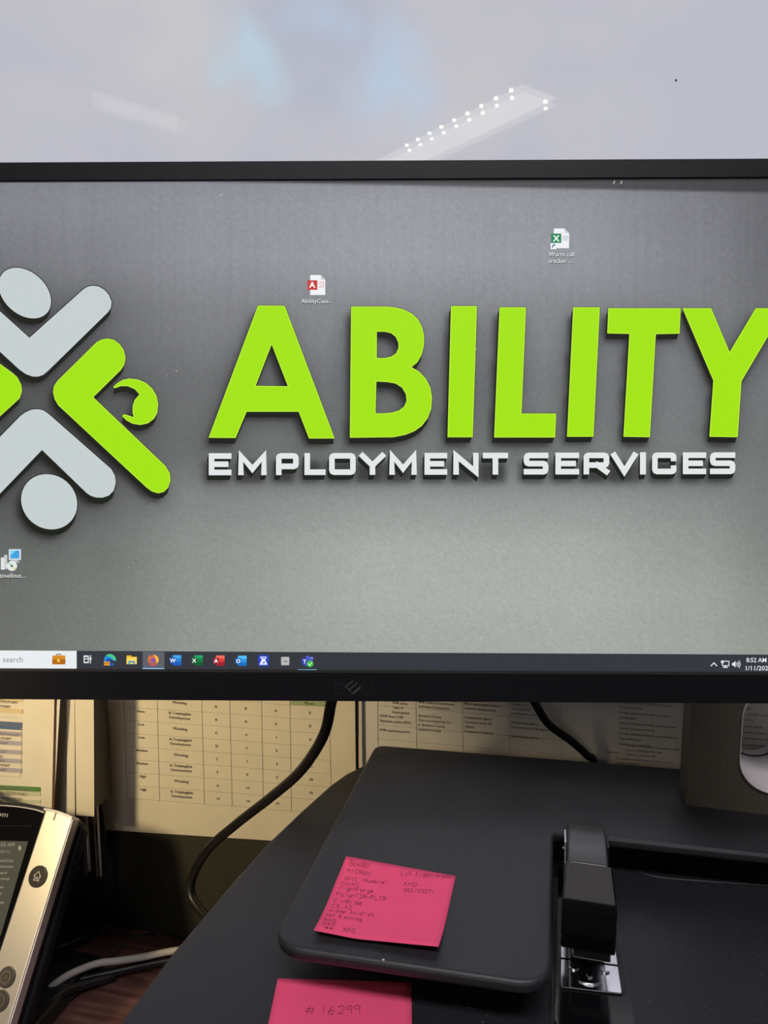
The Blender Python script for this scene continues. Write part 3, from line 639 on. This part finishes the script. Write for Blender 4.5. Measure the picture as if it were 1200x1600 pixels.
mb = MB(); sl = (1, .075)
for r, s_ in enumerate(['None', 'Low', 'Low', 'Medium', 'Medium', 'High', 'High']):
    x, y = cell(.5, r+.33); put_text(mb, s_, x, y, 5.6, f1, 'c', sl, bold=.012)
for r in range(-1, 7):
    if r % 2: x, y = cell(1.5, r+.5); put_text(mb, 'Working', x, y, 6.2, f1, 'c', sl, bold=.012)
    else:
        x, y = cell(1.5, r+.32); put_text(mb, 'In Training/Job', x, y, 6, f1, 'c', sl, bold=.012); x, y = cell(1.5, r+.66); put_text(mb, 'Development', x, y, 6, f1, 'c', sl, bold=.012)
cols = [list('ABCDEFGH'), ['0', '0', '4', '7', '7', '9', '11', '14'], ['0', '0', '1', '2', '3', '4', '7', '14'], ['0', '0', '8', '24', '32', '38', '42', '48']]
for c_, L_ in enumerate(cols):
    for r in range(8):
        x, y = cell(2.5+c_, r-1+.62); put_text(mb, L_[r], x, y, 6, f1, 'c', sl, bold=.012)
x, y = cell(5.5, -1.1); put_text(mb, 'Hours', x, y, 6, f1, 'c', sl, bold=.012)
tag(mb.build('printed_text', M_print, p1), kind='stuff')

p2 = sheet('wall_paper_sheet', [(560.5, 1052), (903, 1063), (904, 1225), (560.5, 1200)], y1_, M_paper, 'white paper with a printed table behind the slanting cable')
z8 = lambda x, y: (540+x/1.818, 1080+y/1.818)
vx = [(90, 92), (198, 202), (331, 333), (463, 466), (612, 615)]
mb = MB()
hl = lambda x, y: y+(x-90)*.085
for a, b in vx: ribbon(mb, [z8(a, -20), z8(b, 190)], .6, f1)
for y in (-12, 12, 40, 95, 135, 165): ribbon(mb, [z8(90, hl(90, y)), z8(613, hl(613, y))], .6, f1)
mb.build('table_rules', M_line, p2)
mb = MB(); sl = (1, .08)
def rowtext(x, y, s_, sz=6.0): a, b = z8(x, hl(x, y)); put_text(mb, s_, a, b, sz, f1, 'l', sl, bold=.012)
for k_, s_ in enumerate(['School', 'DDA status', 'DVR status', 'Type of', 'Employment']): rowtext(132, 5+k_*13.4, s_, 5.4)
for y in (5, 18.4, 31.8, 45): rowtext(112, y, '\u2022', 6)
rowtext(96, 72, 'SSDP from DVR', 5.6); rowtext(96, 86, 'Payment points (SSA)', 5.6); rowtext(96, 112, 'DVR payment points', 5.6)
for k_, s_ in enumerate(['Currently in school', 'Eligible', 'Must apply section/closed', 'Individual Employment', '', 'Spokane County', 'Outcome based flat fee', 'in Spokane County', 'Spokane County']): s_ and rowtext(206, -3+k_*13, s_, 5.4)
for k_, s_ in enumerate(['Out of school', 'Eligible', 'Must apply section/closed', 'Individual Employment', '', 'Employment agency', 'Outcome based fee', 'Agency', 'Employment Agency']): s_ and rowtext(338, -9+k_*13, s_, 5.4)
for k_, s_ in enumerate(['FY and on', 'Out of school', 'Eligible until a set age', 'Active/closed', 'Individual or other long', '', 'Employment agency', 'Outcome based fee Agency', '', 'Employment agency']): s_ and rowtext(470, -19+k_*13, s_, 5.4)
tag(mb.build('printed_text', M_print, p2), kind='stuff')

p3 = sheet('wall_paper_sheet', [(903, 1063), (1270, 1088), (1276, 1262), (904, 1228)], y1_-.0006, M_paper, 'white paper of bulleted printed lines seen through the stand hole')
f3 = WP(y1_-.0011)
mb = MB()
def row3(px, py, s_, sz=5.2): put_text(mb, s_, px, py, sz, f3, 'l', (1, .082), bold=.012)
T3 = ['Active work number, timely weekly call', 'Requires activity', 'Provide system/community services as', 'Job function', 'Contact individual monthly, including email', 'Ensure vocational training', 'Contact individual/referral monthly/later as', 'from office/mail', 'Develop resources fully']
for k_, s_ in enumerate(T3):
    row3(968 + (0 if k_ % 2 else -2), 1098+k_*8.2, s_)
    if k_ % 2 == 0: row3(960, 1098+k_*8.2, '\u2022')
for k_, s_ in enumerate(['Contact or consultation completion within', 'services, family/guardian with', 'contact to confirm staff']): row3(978, 1172-6+k_*7, s_, 4.8)
row3(947, 1176, 'Resources', 4.8); row3(962, 1186, 'Any available monthly/regular services review as', 4.6); row3(962, 1193, 'and after a review', 4.6)
for k_, s_ in enumerate(['Job sampling', 'activity, example: services', 'Agency for', 'Person career specific', 'Staff specific vocational planning', 'services report for this', 'Monthly schedule training', 'Administrative review of a month', 'completed']): row3(1146+(k_ % 3)*4, 1106+k_*9.6, s_, 5.2)
tag(mb.build('printed_text', M_print, p3), kind='stuff')

# ------------------------------------------------------------------ document holder and its sheets at the left
rk = tag(empty('document_holder', PY(140, 1372, .64)), 'black wall file holder with grey dividers beside the phone top', 'document holder')
M_dark = mat('dark_divider', (.022, .022, .022), .5); M_grey = mat('grey_divider', (.33, .31, .29), .6); M_lgrey = mat('pale_divider', (.62, .60, .57), .6)
div = [(115, 121, 1262, 1360, M_grey, .628), (121, 127, 1262, 1364, M_dark, .626), (127, 134, 1262, 1366, M_grey, .632), (134, 137.5, 1262, 1362, M_lgrey, .628), (137.5, 145, 1262, 1366, M_dark, .634), (145, 151, 1262, 1371, M_grey, .630), (151, 156, 1262, 1371, M_lgrey, .628), (156, 167, 1272, 1366, M_dark, .634)]
for a, b, t_, q_, m_, Yd in div:
    tl = on_y(a, t_, Yd); br = on_y(b, q_, Yd); mb = MB()
    mb.b2((tl.x, Yd, br.z), (br.x, Yd+.003, tl.z)); mb.build('divider', m_, rk)
tl = on_y(-40, 1060, .654); br = on_y(150, 1290, .654)
MB().b2((tl.x, .6535, br.z), (br.x, .6585, tl.z)).build('back_plate', mat('holder_back', (.30, .27, .24), .7), rk)
tl = on_y(88, 1000, .62); br = on_y(144, 1268, .62)
MB().b2((tl.x, .612, br.z), (br.x, .6535, tl.z)).build('light_block_spine', mat('holder_body', (.16, .15, .14), .6), rk)  # hidden block, widened to stop lamp light passing between the sheets
def psheet(corners, Yp, m, label):
    t = sheet('document_sheet', corners, Yp, m, label); return t
psheet([(116, 1020), (146, 1020), (147, 1276), (119, 1274)], .606, M_paper2, 'narrow blank cream sheet ending just above the grey dividers')
psheet([(104, 1020), (116, 1020), (117.5, 1372), (105, 1371)], .609, M_paper2, 'long blank cream sheet strip reaching lowest behind the phone')
psheet([(60, 1020), (105, 1020), (107, 1290), (60, 1290)], .6105, mat('gap_tone_grey', (.34, .31, .28), .8), 'added grey strip toning the gap beside the contact list')  # added strip; grey tone of the shaded gap put into its colour
psheet([(-60, 1020), (98, 1020), (82, 1300), (-60, 1300)], .597, M_paper, 'white sheet edge peeking out behind the coloured contact list')
psheet([(20, 1020), (88.5, 1020), (82.5, 1300), (20, 1300)], .5955, mat('orange_sheet', (.50, .22, .08), .8), 'orange sheet showing as a hairline behind the contact list')
pa = psheet([(-160, 1020), (86.6, 1020), (80, 1300), (-160, 1300)], .594, M_paper2, 'cream contact list with blue and green table bands')
fa = WP(.5935)
def q4(x0_, y0_, x1_, y1, s=.06): return [(x0_, y0_+s*x0_-s*35), (x1_, y0_+s*(x1_-35)), (x1_, y1+s*(x1_-35)), (x0_, y1+s*x0_-s*35)]
def band(name, qs, col):
    mb = MB()
    for q in qs: flat(mb, q, fa, 1)
    mb.build(name, mat(name, col, .8), pa)
band('blue_band', [q4(-110, 1129, 34, 1141)], (.10, .16, .30))
band('lilac_band', [q4(-110, a, 34, a+6.6) for a in (1144, 1158.5, 1172.5, 1186.5, 1201)], (.42, .40, .46))
band('cream_band', [q4(-110, 1093, 35, 1097), q4(-110, 1108, 35, 1115)], (.72, .58, .32))
band('green_band', [q4(-110, 1228.5, 63, 1236, .05)], (.10, .26, .07))
band('pale_green_band', [q4(-110, 1236.5, 63, 1242, .05), q4(-110, 1249, 63, 1254, .05)], (.58, .60, .40))
mb = MB(); 
for y in (1122, 1214.5): ribbon(mb, [(-110, y-9), (34, y)], .5, fa, 2)
ribbon(mb, [(34, 1128), (32, 1214)], .5, fa, 2)
mb.build('table_rules', M_line, pa)
mb = MB()
rows = [(27, 1098.5), (16, 1105), (31, 1134), (31, 1149.5), (17, 1155), (13, 1162.5), (10, 1176), (4, 1183), (8, 1190), (15, 1197), (10, 1204)]
for x, y in rows: put_text(mb, 'contact@dshs.wa.gov', x, y, 5.6, fa, 'r', (1, .06), bold=.012, h=2); ribbon(mb, [(x-46, y-1.9), (x, y+1.1)], .4, fa, 2)
for x, y in ((48, 1235), (43, 1242), (35, 1250), (45, 1258)): put_text(mb, 'team.member@dshs.wa.gov', x, y, 5.8, fa, 'r', (1, .055), bold=.012, h=2); ribbon(mb, [(x-60, y-1.9), (x, y+1.3)], .4, fa, 2)
tag(mb.build('printed_text', M_print, pa), kind='stuff')

# ------------------------------------------------------------------ desk phone
TH = math.radians(55); PY0 = .55
pP = on_y(71, 1264, PY0); pn = Vector((0, -math.sin(TH), math.cos(TH))); pu = Vector((0, math.cos(TH), math.sin(TH)))
ph = tag(empty('desk_phone', (pP.x-.10, PY0-.05, DZ)), 'black office phone with colour display and silver bar of round buttons', 'phone')
def PH(px, py, h=0): return tuple(on_plane(px, py, pP, pn) + pn*h)
def loc2(p):
    p = Vector(p)-pP; return p.x, p.dot(pu)
def PF(x, u, h=0): return tuple(pP + Vector((x, 0, 0)) + pu*u + pn*h)
# bar outline
tlx, tlu = loc2(PH(71, 1264)); trx, tru = loc2(PH(114, 1277)); umin = (DZ-pP.z+.050*math.cos(TH))/math.sin(TH)
wbar = trx-tlx
btop = [loc2(PH(*q)) for q in ((72, 1263.2), (81, 1264.8), (90, 1267.2), (98, 1269.8), (106, 1273), (113, 1276.6))]
wbar = btop[-1][0]; tru = btop[-1][1]
barpoly = btop + [(wbar, umin), (0, umin)]
fb = lambda x, u, h: PF(x, u, h)
MB().prism(barpoly, fb, -.004, .0).build('button_bar', M_silver, ph, bevel=.0012, seg=3)
# silver outer edge of bar
MB().prism([(wbar, tru+.0004), (wbar+.0014, tru-.0015), (wbar+.0014, umin), (wbar, umin)], fb, -.0105, -.0006).build('side_trim', M_silver2, ph, bevel=.0006)
mb = MB(); ribbon(mb, [(a, b-.0008) for a, b in btop], .0022, PF, .0004); mb.build('bar_edge', M_silver2, ph, solid=.0015)
MB().box(PF(btop[2][0]-.001, btop[2][1]-.004, .0002), (.0018, .009, .0008), Matrix((Vector((1, 0, 0)), pu, pn)).transposed()).build('indicator_light', M_grey, ph)
# body
X0b = -.30
arc = [(X0b, -.012), (X0b+.06, .002), (X0b+.13, .010), (-.10, .0115)] + [loc2(PH(*q)) for q in ((0, 1251.8), (34, 1254), (56, 1258.2), (72, 1263))] + [(a, b-.0012) for a, b in btop[2:]]
body = arc + [(wbar, umin), (X0b, umin)]
MB().prism(body, fb, -.018, -.0045).build('body', M_satin, ph, bevel=.002)
MB().prism([(x+(.003 if x > 0 else 0), u-.004) for x, u in arc[:-1]]+[(wbar+.0045, tru-.009), (wbar+.0045, umin), (X0b, umin)], fb, -.030, -.0182).build('back_cover', M_bezel, ph, bevel=.004)
# glossy front
tl_ = [loc2(PH(*q)) for q in ((-60, 1256), (0, 1258.3), (20, 1259.6), (39, 1262), (56, 1265.2), (68, 1269.2))]
fg = [(X0b+.04, -.006)] + tl_ + [(-.0012, umin), (X0b+.04, umin)]
MB().prism(fg, fb, -.0044, -.0022).build('front_glass', M_gloss, ph, bevel=.0004)
mb = MB(); ribbon(mb, tl_, .0011, PF, -.0016); mb.build('top_trim', M_silver2, ph, solid=.0016)
PHg = lambda px, py, h=0: tuple(on_plane(px, py, pP+pn*(-.0021), pn)+pn*h*.0001)
mb = MB(); flat(mb, [(-140, 1311), (44, 1314.5), (1, 1462), (-200, 1455)], PHg, 0); disp = mb.build('display', mat('phone_display', (.02, .02, .02), .3, emit=lin((70, 68, 54)), spec=.05), ph)
mb = MB(); sk = (1, .02); sv = (.30, -1)
put_text(mb, '8:52 AM', 22, 1322.5, 8, PHg, 'r', sk, sv, h=1)
for x, y, s_ in ((20, 1347, 'Speed Dial'), (20, 1356, 'Extension'), (10, 1366, 'Forward'), (14, 1375, 'Personal'), (5, 1388, 'Favorites'), (3, 1398, 'Directory'), (6, 1412, 'Messages'), (0, 1430, 'Settings'), (14, 1333, '01/11')): put_text(mb, s_, x, y, 6.5, PHg, 'r', sk, sv, h=1)
mb.build('display_text', mat('phone_text', (.1, .1, .1), .5, emit=lin((124, 125, 110))), disp)
mb = MB(); flat(mb, ell(31, 1325, 2.2, 4), PHg, 1); mb.build('bell_symbol', mat('phone_symbol', (.1, .1, .1), .5, emit=lin((120, 120, 104))), disp)
mb = MB(); put_text(mb, 'Polycom', 11.5, 1277, 11.5, PHg, 'r', (1, .10), (.28, -1), h=1, width=46); mb.build('maker_name', mat('grey_print', (.35, .35, .35), .5), ph)
mb = MB(); ribbon(mb, [(-150, 1288.5), (50, 1291)], .5, PHg, .5); mb.build('panel_seam', M_bezel, ph)
mb = MB(); ribbon(mb, [(-200, 1458), (-1, 1465.5)], 1.2, PHg, .5); mb.build('lower_trim', M_silver2, ph)
# buttons
def button(px, py, r, name, m, mi):
    x, u = loc2(PH(px, py)); b = MB(); b.cyl(PF(x, u, 0), PF(x, u, .0016), r, 28); o = b.build(name, m, ph, bevel=.0005); return x, u, o
M_btn = mat('dark_button', (.018, .014, .014), .3)
x, u, ob = button(60, 1369.5, .0093, 'home_button', M_btn, 0)
mb = MB(); k_ = .0016
hs = [(-.0036, .0002), (0, .0042), (.0036, .0002)]
ribbon(mb, [(x+a, u+b) for a, b in hs], .0006, PF, .0018)
ribbon(mb, [(x+a, u+b) for a, b in ((-.0026, .0006), (-.0026, -.0034), (-.0009, -.0034), (-.0009, -.0008), (.0009, -.0008), (.0009, -.0034), (.0026, -.0034), (.0026, .0006))], .0006, PF, .0018)
mb.build('house_symbol', mat('symbol_grey', (.55, .53, .50), .5), ob)
M_btn2 = mat('bronze_button', (.13, .11, .085), .35, metal=.4)
for px, py in ((11.5, 1526.5), (1.5, 1563.5)):
    x, u, ob = button(px, py, .0082, 'round_button', mat('button_ring', (.05, .045, .04), .4), 0)
    b = MB(); b.cyl(PF(x, u, .0016), PF(x, u, .0022), .0058, 24); b.build('button_cap', M_btn2, ob)
    b = MB(); ribbon(b, [(x+.0026*math.cos(a), u+.0026*math.sin(a)) for a in [2*math.pi*i/12 for i in range(13)]], .0006, PF, .0024); b.build('button_symbol', M_btn, ob)
# stand and foot
xf1 = on_z(143, 1470, -.57).x
mb = MB(); mb.prism([(PY0+.02, DZ+.02), (.60, DZ+.012), (.60, DZ), (.38, DZ), (.38, DZ+.016)], lambda a, b, h: (h, a, b), pP.x-.20, pP.x+.015); mb.build('stand_wedge', M_satin, ph, bevel=.002)
fy = [on_z(100, 1508, -.577), on_z(145, 1466, -.577), on_z(142, 1477, -.577), on_z(103, 1512, -.577)]
MB().prism([(-.60, .655), (-.497, .655), (-.490, .637), (-.493, .622), (-.515, .596), (-.60, .596)], w3, DZ, DZ+.011).build('foot', M_satin, ph, bevel=.002)

# ------------------------------------------------------------------ sticky notes
HG = {'A': '022842|1535', 'B': '0208384735053544433202', 'C': '4738180604123243', 'D': '020828464422 02', 'E': '480802 42|0535', 'F': '4808 02|0535', 'G': '473818060412324424', 'H': '0208|4248|0545', 'I': '0848|2822|0242', 'J': '48433212 04',
 'L': '080242', 'M': '0208244842', 'N': '02084248', 'O': '18060412324446 3818', 'P': '02083847463505', 'R': '02083847463505|2542', 'S': '473818070635433212 03', 'T': '0848|2822', 'V': '082248', 'W': '0812263248', 'X': '0842|4802', 'Y': '082548|2522',
 'a': '4642|45261604122243', 'b': '0802|041636454332 02', 'c': '453616041232 43', 'd': '4842|443616041232 44', 'e': '0444453616041232 43', 'f': '4738281712|0535', 'g': '46413010|453616041232 43', 'h': '0802|0426364542', 'i': '2622|2728', 'k': '0802|360442',
 'l': '2822', 'm': '0206|05162522|25364542', 'n': '0206|0426364542', 'o': '16041232443616', 'p': '0006|052636454332 02', 'r': '0206|042636', 't': '282332|0646', 'u': '0603123244|4642', 'v': '062246', 'x': '0642|4602', 'y': '0624|4610',
 '1': '2822', '2': '071838474502 42', '3': '071838462525443212 03', '6': '381603123244350 4', '8': '25071838472503123243 25', '9': '47280715354742', '-': '0545', '.': '2232', '(': '38262432', ')': '18262412', 'U': '0804123244 48', '#': '1228|3248|0444|0646', '~': '0444|0541|2547|1246'}
def note_fn(cz, z):
    c = [on_z(*p, z) for p in cz]
    def fn(s_, t, h=0):
        p = (c[0]*(1-s_)+c[1]*s_)*(1-t)+(c[3]*(1-s_)+c[2]*s_)*t
        curl = .0045*max(0, (t-.55)/.45)**2*(.5+.9*abs(s_-.35)) + .0002
        p = p + (c[0]-c[3]).normalized()*(.0030*max(0, t-.5)*2*0)
        return (p.x, p.y, p.z+curl+h)
    return fn
def inv_bil(px, py, cz):
    s_, t = .5, .5
    for _ in range(12):
        f = lambda s_, t: np.array([(cz[0][k]*(1-s_)+cz[1][k]*s_)*(1-t)+(cz[3][k]*(1-s_)+cz[2][k]*s_)*t for k in (0, 1)])
        r = f(s_, t)-np.array([px, py]); J = np.stack([(f(s_+1e-4, t)-f(s_, t))/1e-4, (f(s_, t+1e-4)-f(s_, t))/1e-4], 1)
        d = np.linalg.solve(J, r); s_ -= d[0]; t -= d[1]
    return s_, t
def sticky(cz, z, lines, label, origin, scale, lw):
    fn = note_fn(cz, z)
    t = tag(empty('sticky_note', fn(.5, .5)), label, 'sticky note', 'pink sticky notes') if False else tag(empty('sticky_note', fn(.5, .5)), label, 'sticky note')
    mb = MB(); n = 16; mb.add([fn(i/n, j/n) for j in range(n+1) for i in range(n+1)], [(j*(n+1)+i, (j+1)*(n+1)+i, (j+1)*(n+1)+i+1, j*(n+1)+i+1) for j in range(n) for i in range(n)])
    mb.build('paper', M_pink, t, smooth=True, solid=.00012)
    cm = tuple(cz)
    def NF(px, py, h=0):
        s_, tt_ = inv_bil(px, py, cm); return fn(s_, tt_, .0004)
    ink = MB(); rr = random.Random(5)
    for s_, x, y, size, adv, slope in lines:
        for ch in s_:
            if ch in HG:
                gl = HG[ch].replace(' ', '')
                jx, jy = rr.uniform(-.4, .4), rr.uniform(-.6, .6)
                for stk in gl.split('|'):
                    pts_ = [(int(stk[i]), int(stk[i+1])-2) for i in range(0, len(stk)-1, 2)]
                    pp = [(origin[0]+(x+jx+a/4*adv*.72+b*size/6*.12)/scale, origin[1]+(y+jy-b/6*size+a/4*adv*.72*slope)/scale) for a, b in pts_]
                    ribbon(ink, pp, lw, NF)
            x += adv; y += adv*slope
    ink.build('handwriting', M_ink, t)
n1c = ((541, 1338), (712, 1369), (685, 1492), (490, 1463))
L1 = [('Boxabl', 553, 152, 34, 19.5, .10), ('MiCRoN', 540, 192, 24, 21, .14), ('CFVI (Rumble)', 524, 234, 16, 17.8, .10), ('DWAC', 506, 263, 17, 26, .08), ('rightForge', 496, 288, 19, 18.5, .09), ('PalanTIR-PLTR', 480, 320, 20, 20.5, .10),
      ('EinRide', 467, 354, 20, 22, .10), ('C3.AI.', 455, 380, 17, 23, .10), ('Archer AviaTioN', 443, 404, 16, 16, .10), ('HUT 8 mining', 431, 430, 17, 16, .12), ('RXO', 417, 455, 14, 24, .08), ('GXO', 411, 476, 14, 24, .08), ('~~', 424, 496, 12, 24, .08), ('XPO', 522, 508, 20, 23, .12),
      ('LyN Alden', 826, 206, 30, 18.4, .05), ('-crypto', 994, 210, 18, 12.6, .06), ('AMD', 836, 262, 19, 26, .06), ('GSI(GSIT)', 838, 296, 18, 18, .06)]
sticky(n1c, -.2995, L1, 'square pink sticky note with many handwritten lines on the shelf board', (380, 1310), 3.333, .42)
n2c = ((434, 1529), (643, 1535), (644.5, 1725), (395, 1715))
sticky(n2c, -.3345, [('#', 318, 945, 46, 62, 0), ('16', 398, 948, 50, 42, -.03), ('299', 490, 944, 44, 42, -.05)], 'pink sticky note reading one number at the bottom edge of the photo', (380, 1310), 3.333, .5)

# ------------------------------------------------------------------ stapler
sx = .0315; sz = PZ
sk_ = tag(empty('stapler', (sx, .45, sz)), 'black desktop stapler with grey thumb pad and chrome anvil beside the shelf board', 'stapler')
def lx(y): return np.interp(y, [.345, .365, .40, .50, .56], [.0095, .0095, .0110, .0120, .0140])
def rx(y): return np.interp(y, [.345, .365, .40, .50, .56], [.0535, .0530, .0510, .0480, .0450])
bp = [(lx(y), y) for y in (.365, .40, .45, .50, .553)] + [(rx(y), y) for y in (.553, .50, .45, .40, .365)]
bp = [(.0100, .360), (.0115, .40), (.0122, .45), (.0128, .495), (.0150, .495), (.0480, .495), (.0490, .45), (.0510, .40), (.0530, .360), (.049, .348), (.014, .348)]
MB().prism(roundpoly(bp, [.001]*9+[.006, .006], 5), w3, sz+.0008, sz+.0085).build('base', M_gloss, sk_, bevel=.002)
MB().prism(roundpoly([(.0085, .358), (.0085, .493), (.0495, .493), (.0545, .358), (.050, .3465), (.0125, .3465)], .002, 3), w3, sz, sz+.0022).build('rubber_base', M_rubber, sk_)
bz = sz+.0085
# anvil plate with creases
def AN(x, y, h): return (x, y, bz+h)
an = MB(); an.prism(roundpoly([(.0132, .3815), (.0478, .3845), (.0468, .428), (.0138, .426)], .0012, 3), AN, 0, .0012); ao = an.build('anvil', M_chrome, sk_, bevel=.0005)
an = MB(); an.prism([(.0134, .4035), (.0474, .4055), (.0474, .4062), (.0134, .4042)], AN, .0012, .0016); an.build('anvil_step', M_gloss, ao)
for cx_, cy_, w_ in ((.0210, .3975, .0058), (.0385, .3990, .0058)):
    q = MB(); q.tube([AN(cx_-w_/2, cy_, .0014), AN(cx_, cy_-.0016, .0016), AN(cx_+w_/2, cy_, .0014)], .0007, 8); q.build('staple_groove', M_chrome, ao, smooth=True)
q = MB(); q.tube([AN(.0235, .3880, .0014), AN(.0300, .3868, .0017), AN(.0365, .3890, .0014)], .0007, 8); q.build('staple_groove', M_chrome, ao, smooth=True)
q = MB(); q.cyl(AN(.0300, .3935, .0010), AN(.0300, .3935, .0022), .0019, 16); q.build('rivet', M_chrome, ao, bevel=.0004)
# hinge brackets at the back
for xb, s_ in ((.0165, -1), (.0450, 1)):
    q = MB(); q.prism([(.463, bz-.002), (.494, bz-.002), (.496, bz+.018), (.490, bz+.034), (.474, bz+.034), (.460, bz+.012)], lambda a, b, h: (xb+h, a, b), -.0009, .0009); q.build('hinge_bracket', M_chrome if s_ < 0 else M_gloss, sk_, bevel=.0005)
q = MB(); q.cyl((.0150, .482, bz+.024), (.0467, .482, bz+.024), .0022, 14); q.build('hinge_pin', M_gloss, sk_)
# magazine
q = MB(); q.prism([(.388, bz+.016), (.490, bz+.006), (.490, bz+.016), (.388, bz+.026)], lambda a, b, h: (h, a, b), .0195, .0410); q.build('magazine', M_chrome, sk_, bevel=.0008)
q = MB(); q.prism([(.3885, bz+.0150), (.402, bz+.0150), (.402, bz+.026), (.3885, bz+.026)], lambda a, b, h: (h, a, b), .0220, .0365); q.build('driver', M_satin, sk_, bevel=.0008)
# head (nose cap, side skirts)
topz = Z0-.2735
yz = lambda a, b, h: (h, a, b)
nose = [(.3850, topz-.0300), (.3838, topz-.004), (.3865, topz), (.4210, topz+.0005), (.4250, topz-.004), (.4250, topz-.024)]
def taper(poly, y_ref, w0, w1, cxx):       # half-width w0 at front, w1 at the back
    ymin = min(p[0] for p in poly); ymax = max(p[0] for p in poly); n = len(poly); vs = []
    for s_ in (-1, 1):
        for a, b in poly: k2 = (a-ymin)/(ymax-ymin); c2 = cxx[0]+(cxx[1]-cxx[0])*k2; vs.append((c2+s_*(w0+(w1-w0)*k2), a, b))
    return vs, [tuple(range(n)), tuple(range(n, 2*n))[::-1]] + [(i, n+i, n+(i+1) % n, (i+1) % n) for i in range(n)]
q = MB(); q.add(*taper(nose, 0, .0152, .0142, (.0278, .0290))); q.build('nose_cap', M_gloss, sk_, bevel=.0012)
pad = [(.3868, topz), (.3868, topz+.0007), (.4205, topz+.0012), (.4205, topz+.0004)]
q = MB(); q.add(*taper(pad, 0, .0139, .0129, (.0279, .0290))); q.build('thumb_pad', M_rubber, sk_)
arm = [(.4250+.080*t, topz-.0015+.0045*math.sin(math.pi*min(1, t*1.15))-.020*t**2.2) for t in [k/14 for k in range(15)]] + [(.5060, topz-.030), (.500, topz-.038), (.46, topz-.030), (.425, topz-.026)]
q = MB(); q.add(*taper(arm, 0, .0122, .0118, (.0288, .0302))); q.build('handle', mat('lacquered_black', (.055, .055, .058), .30), sk_, bevel=.0014, smooth='auto')

# ------------------------------------------------------------------ added desk lamp, out of view to the left, carrying an inferred warm light
lx0, ly0 = -.66, .12
lp = tag(empty('added_desk_lamp', (lx0, ly0, DZ)), 'added metal desk lamp for the warm light, unseen at the near left of the phone', 'lamp')
MB().cyl((lx0, ly0, DZ), (lx0, ly0, DZ+.02), .075, 32).build('base', M_satin, lp, bevel=.003)
a_ = Vector((lx0+.03, ly0-.06, DZ+.56))
q = MB(); q.tube([(lx0, ly0, DZ+.02), (lx0-.05, ly0, DZ+.25), (lx0-.03, ly0-.05, DZ+.50), tuple(a_)], .008, 12); q.build('arm', M_satin, lp, smooth=True)
q = MB(); dr = (Vector((-.36, WY, Z0-.36))-a_).normalized(); n = 28
uu = dr.orthogonal().normalized(); vv = dr.cross(uu); vs = []
for d_, r_ in ((0, .02), (.03, .035), (.10, .065)): vs += [a_+dr*d_+(uu*math.cos(t)+vv*math.sin(t))*r_ for t in [2*math.pi*i/n for i in range(n)]]
q.add(vs, [(j*n+i, j*n+(i+1) % n, (j+1)*n+(i+1) % n, (j+1)*n+i) for j in range(2) for i in range(n)]+[tuple(range(n))]); q.build('shade', M_satin, lp, solid=.002, smooth=True)
ld = bpy.data.lights.new('added_lamp_bulb', 'SPOT'); ld.energy = 11.5; ld.color = (1, .78, .44); ld.spot_size = math.radians(75); ld.spot_blend = 1; ld.shadow_soft_size = .035
lo = bpy.data.objects.new('added_lamp_bulb', ld); COL.objects.link(lo); lo.location = a_+dr*.095; lo.rotation_euler = dr.to_track_quat('-Z', 'Y').to_euler()
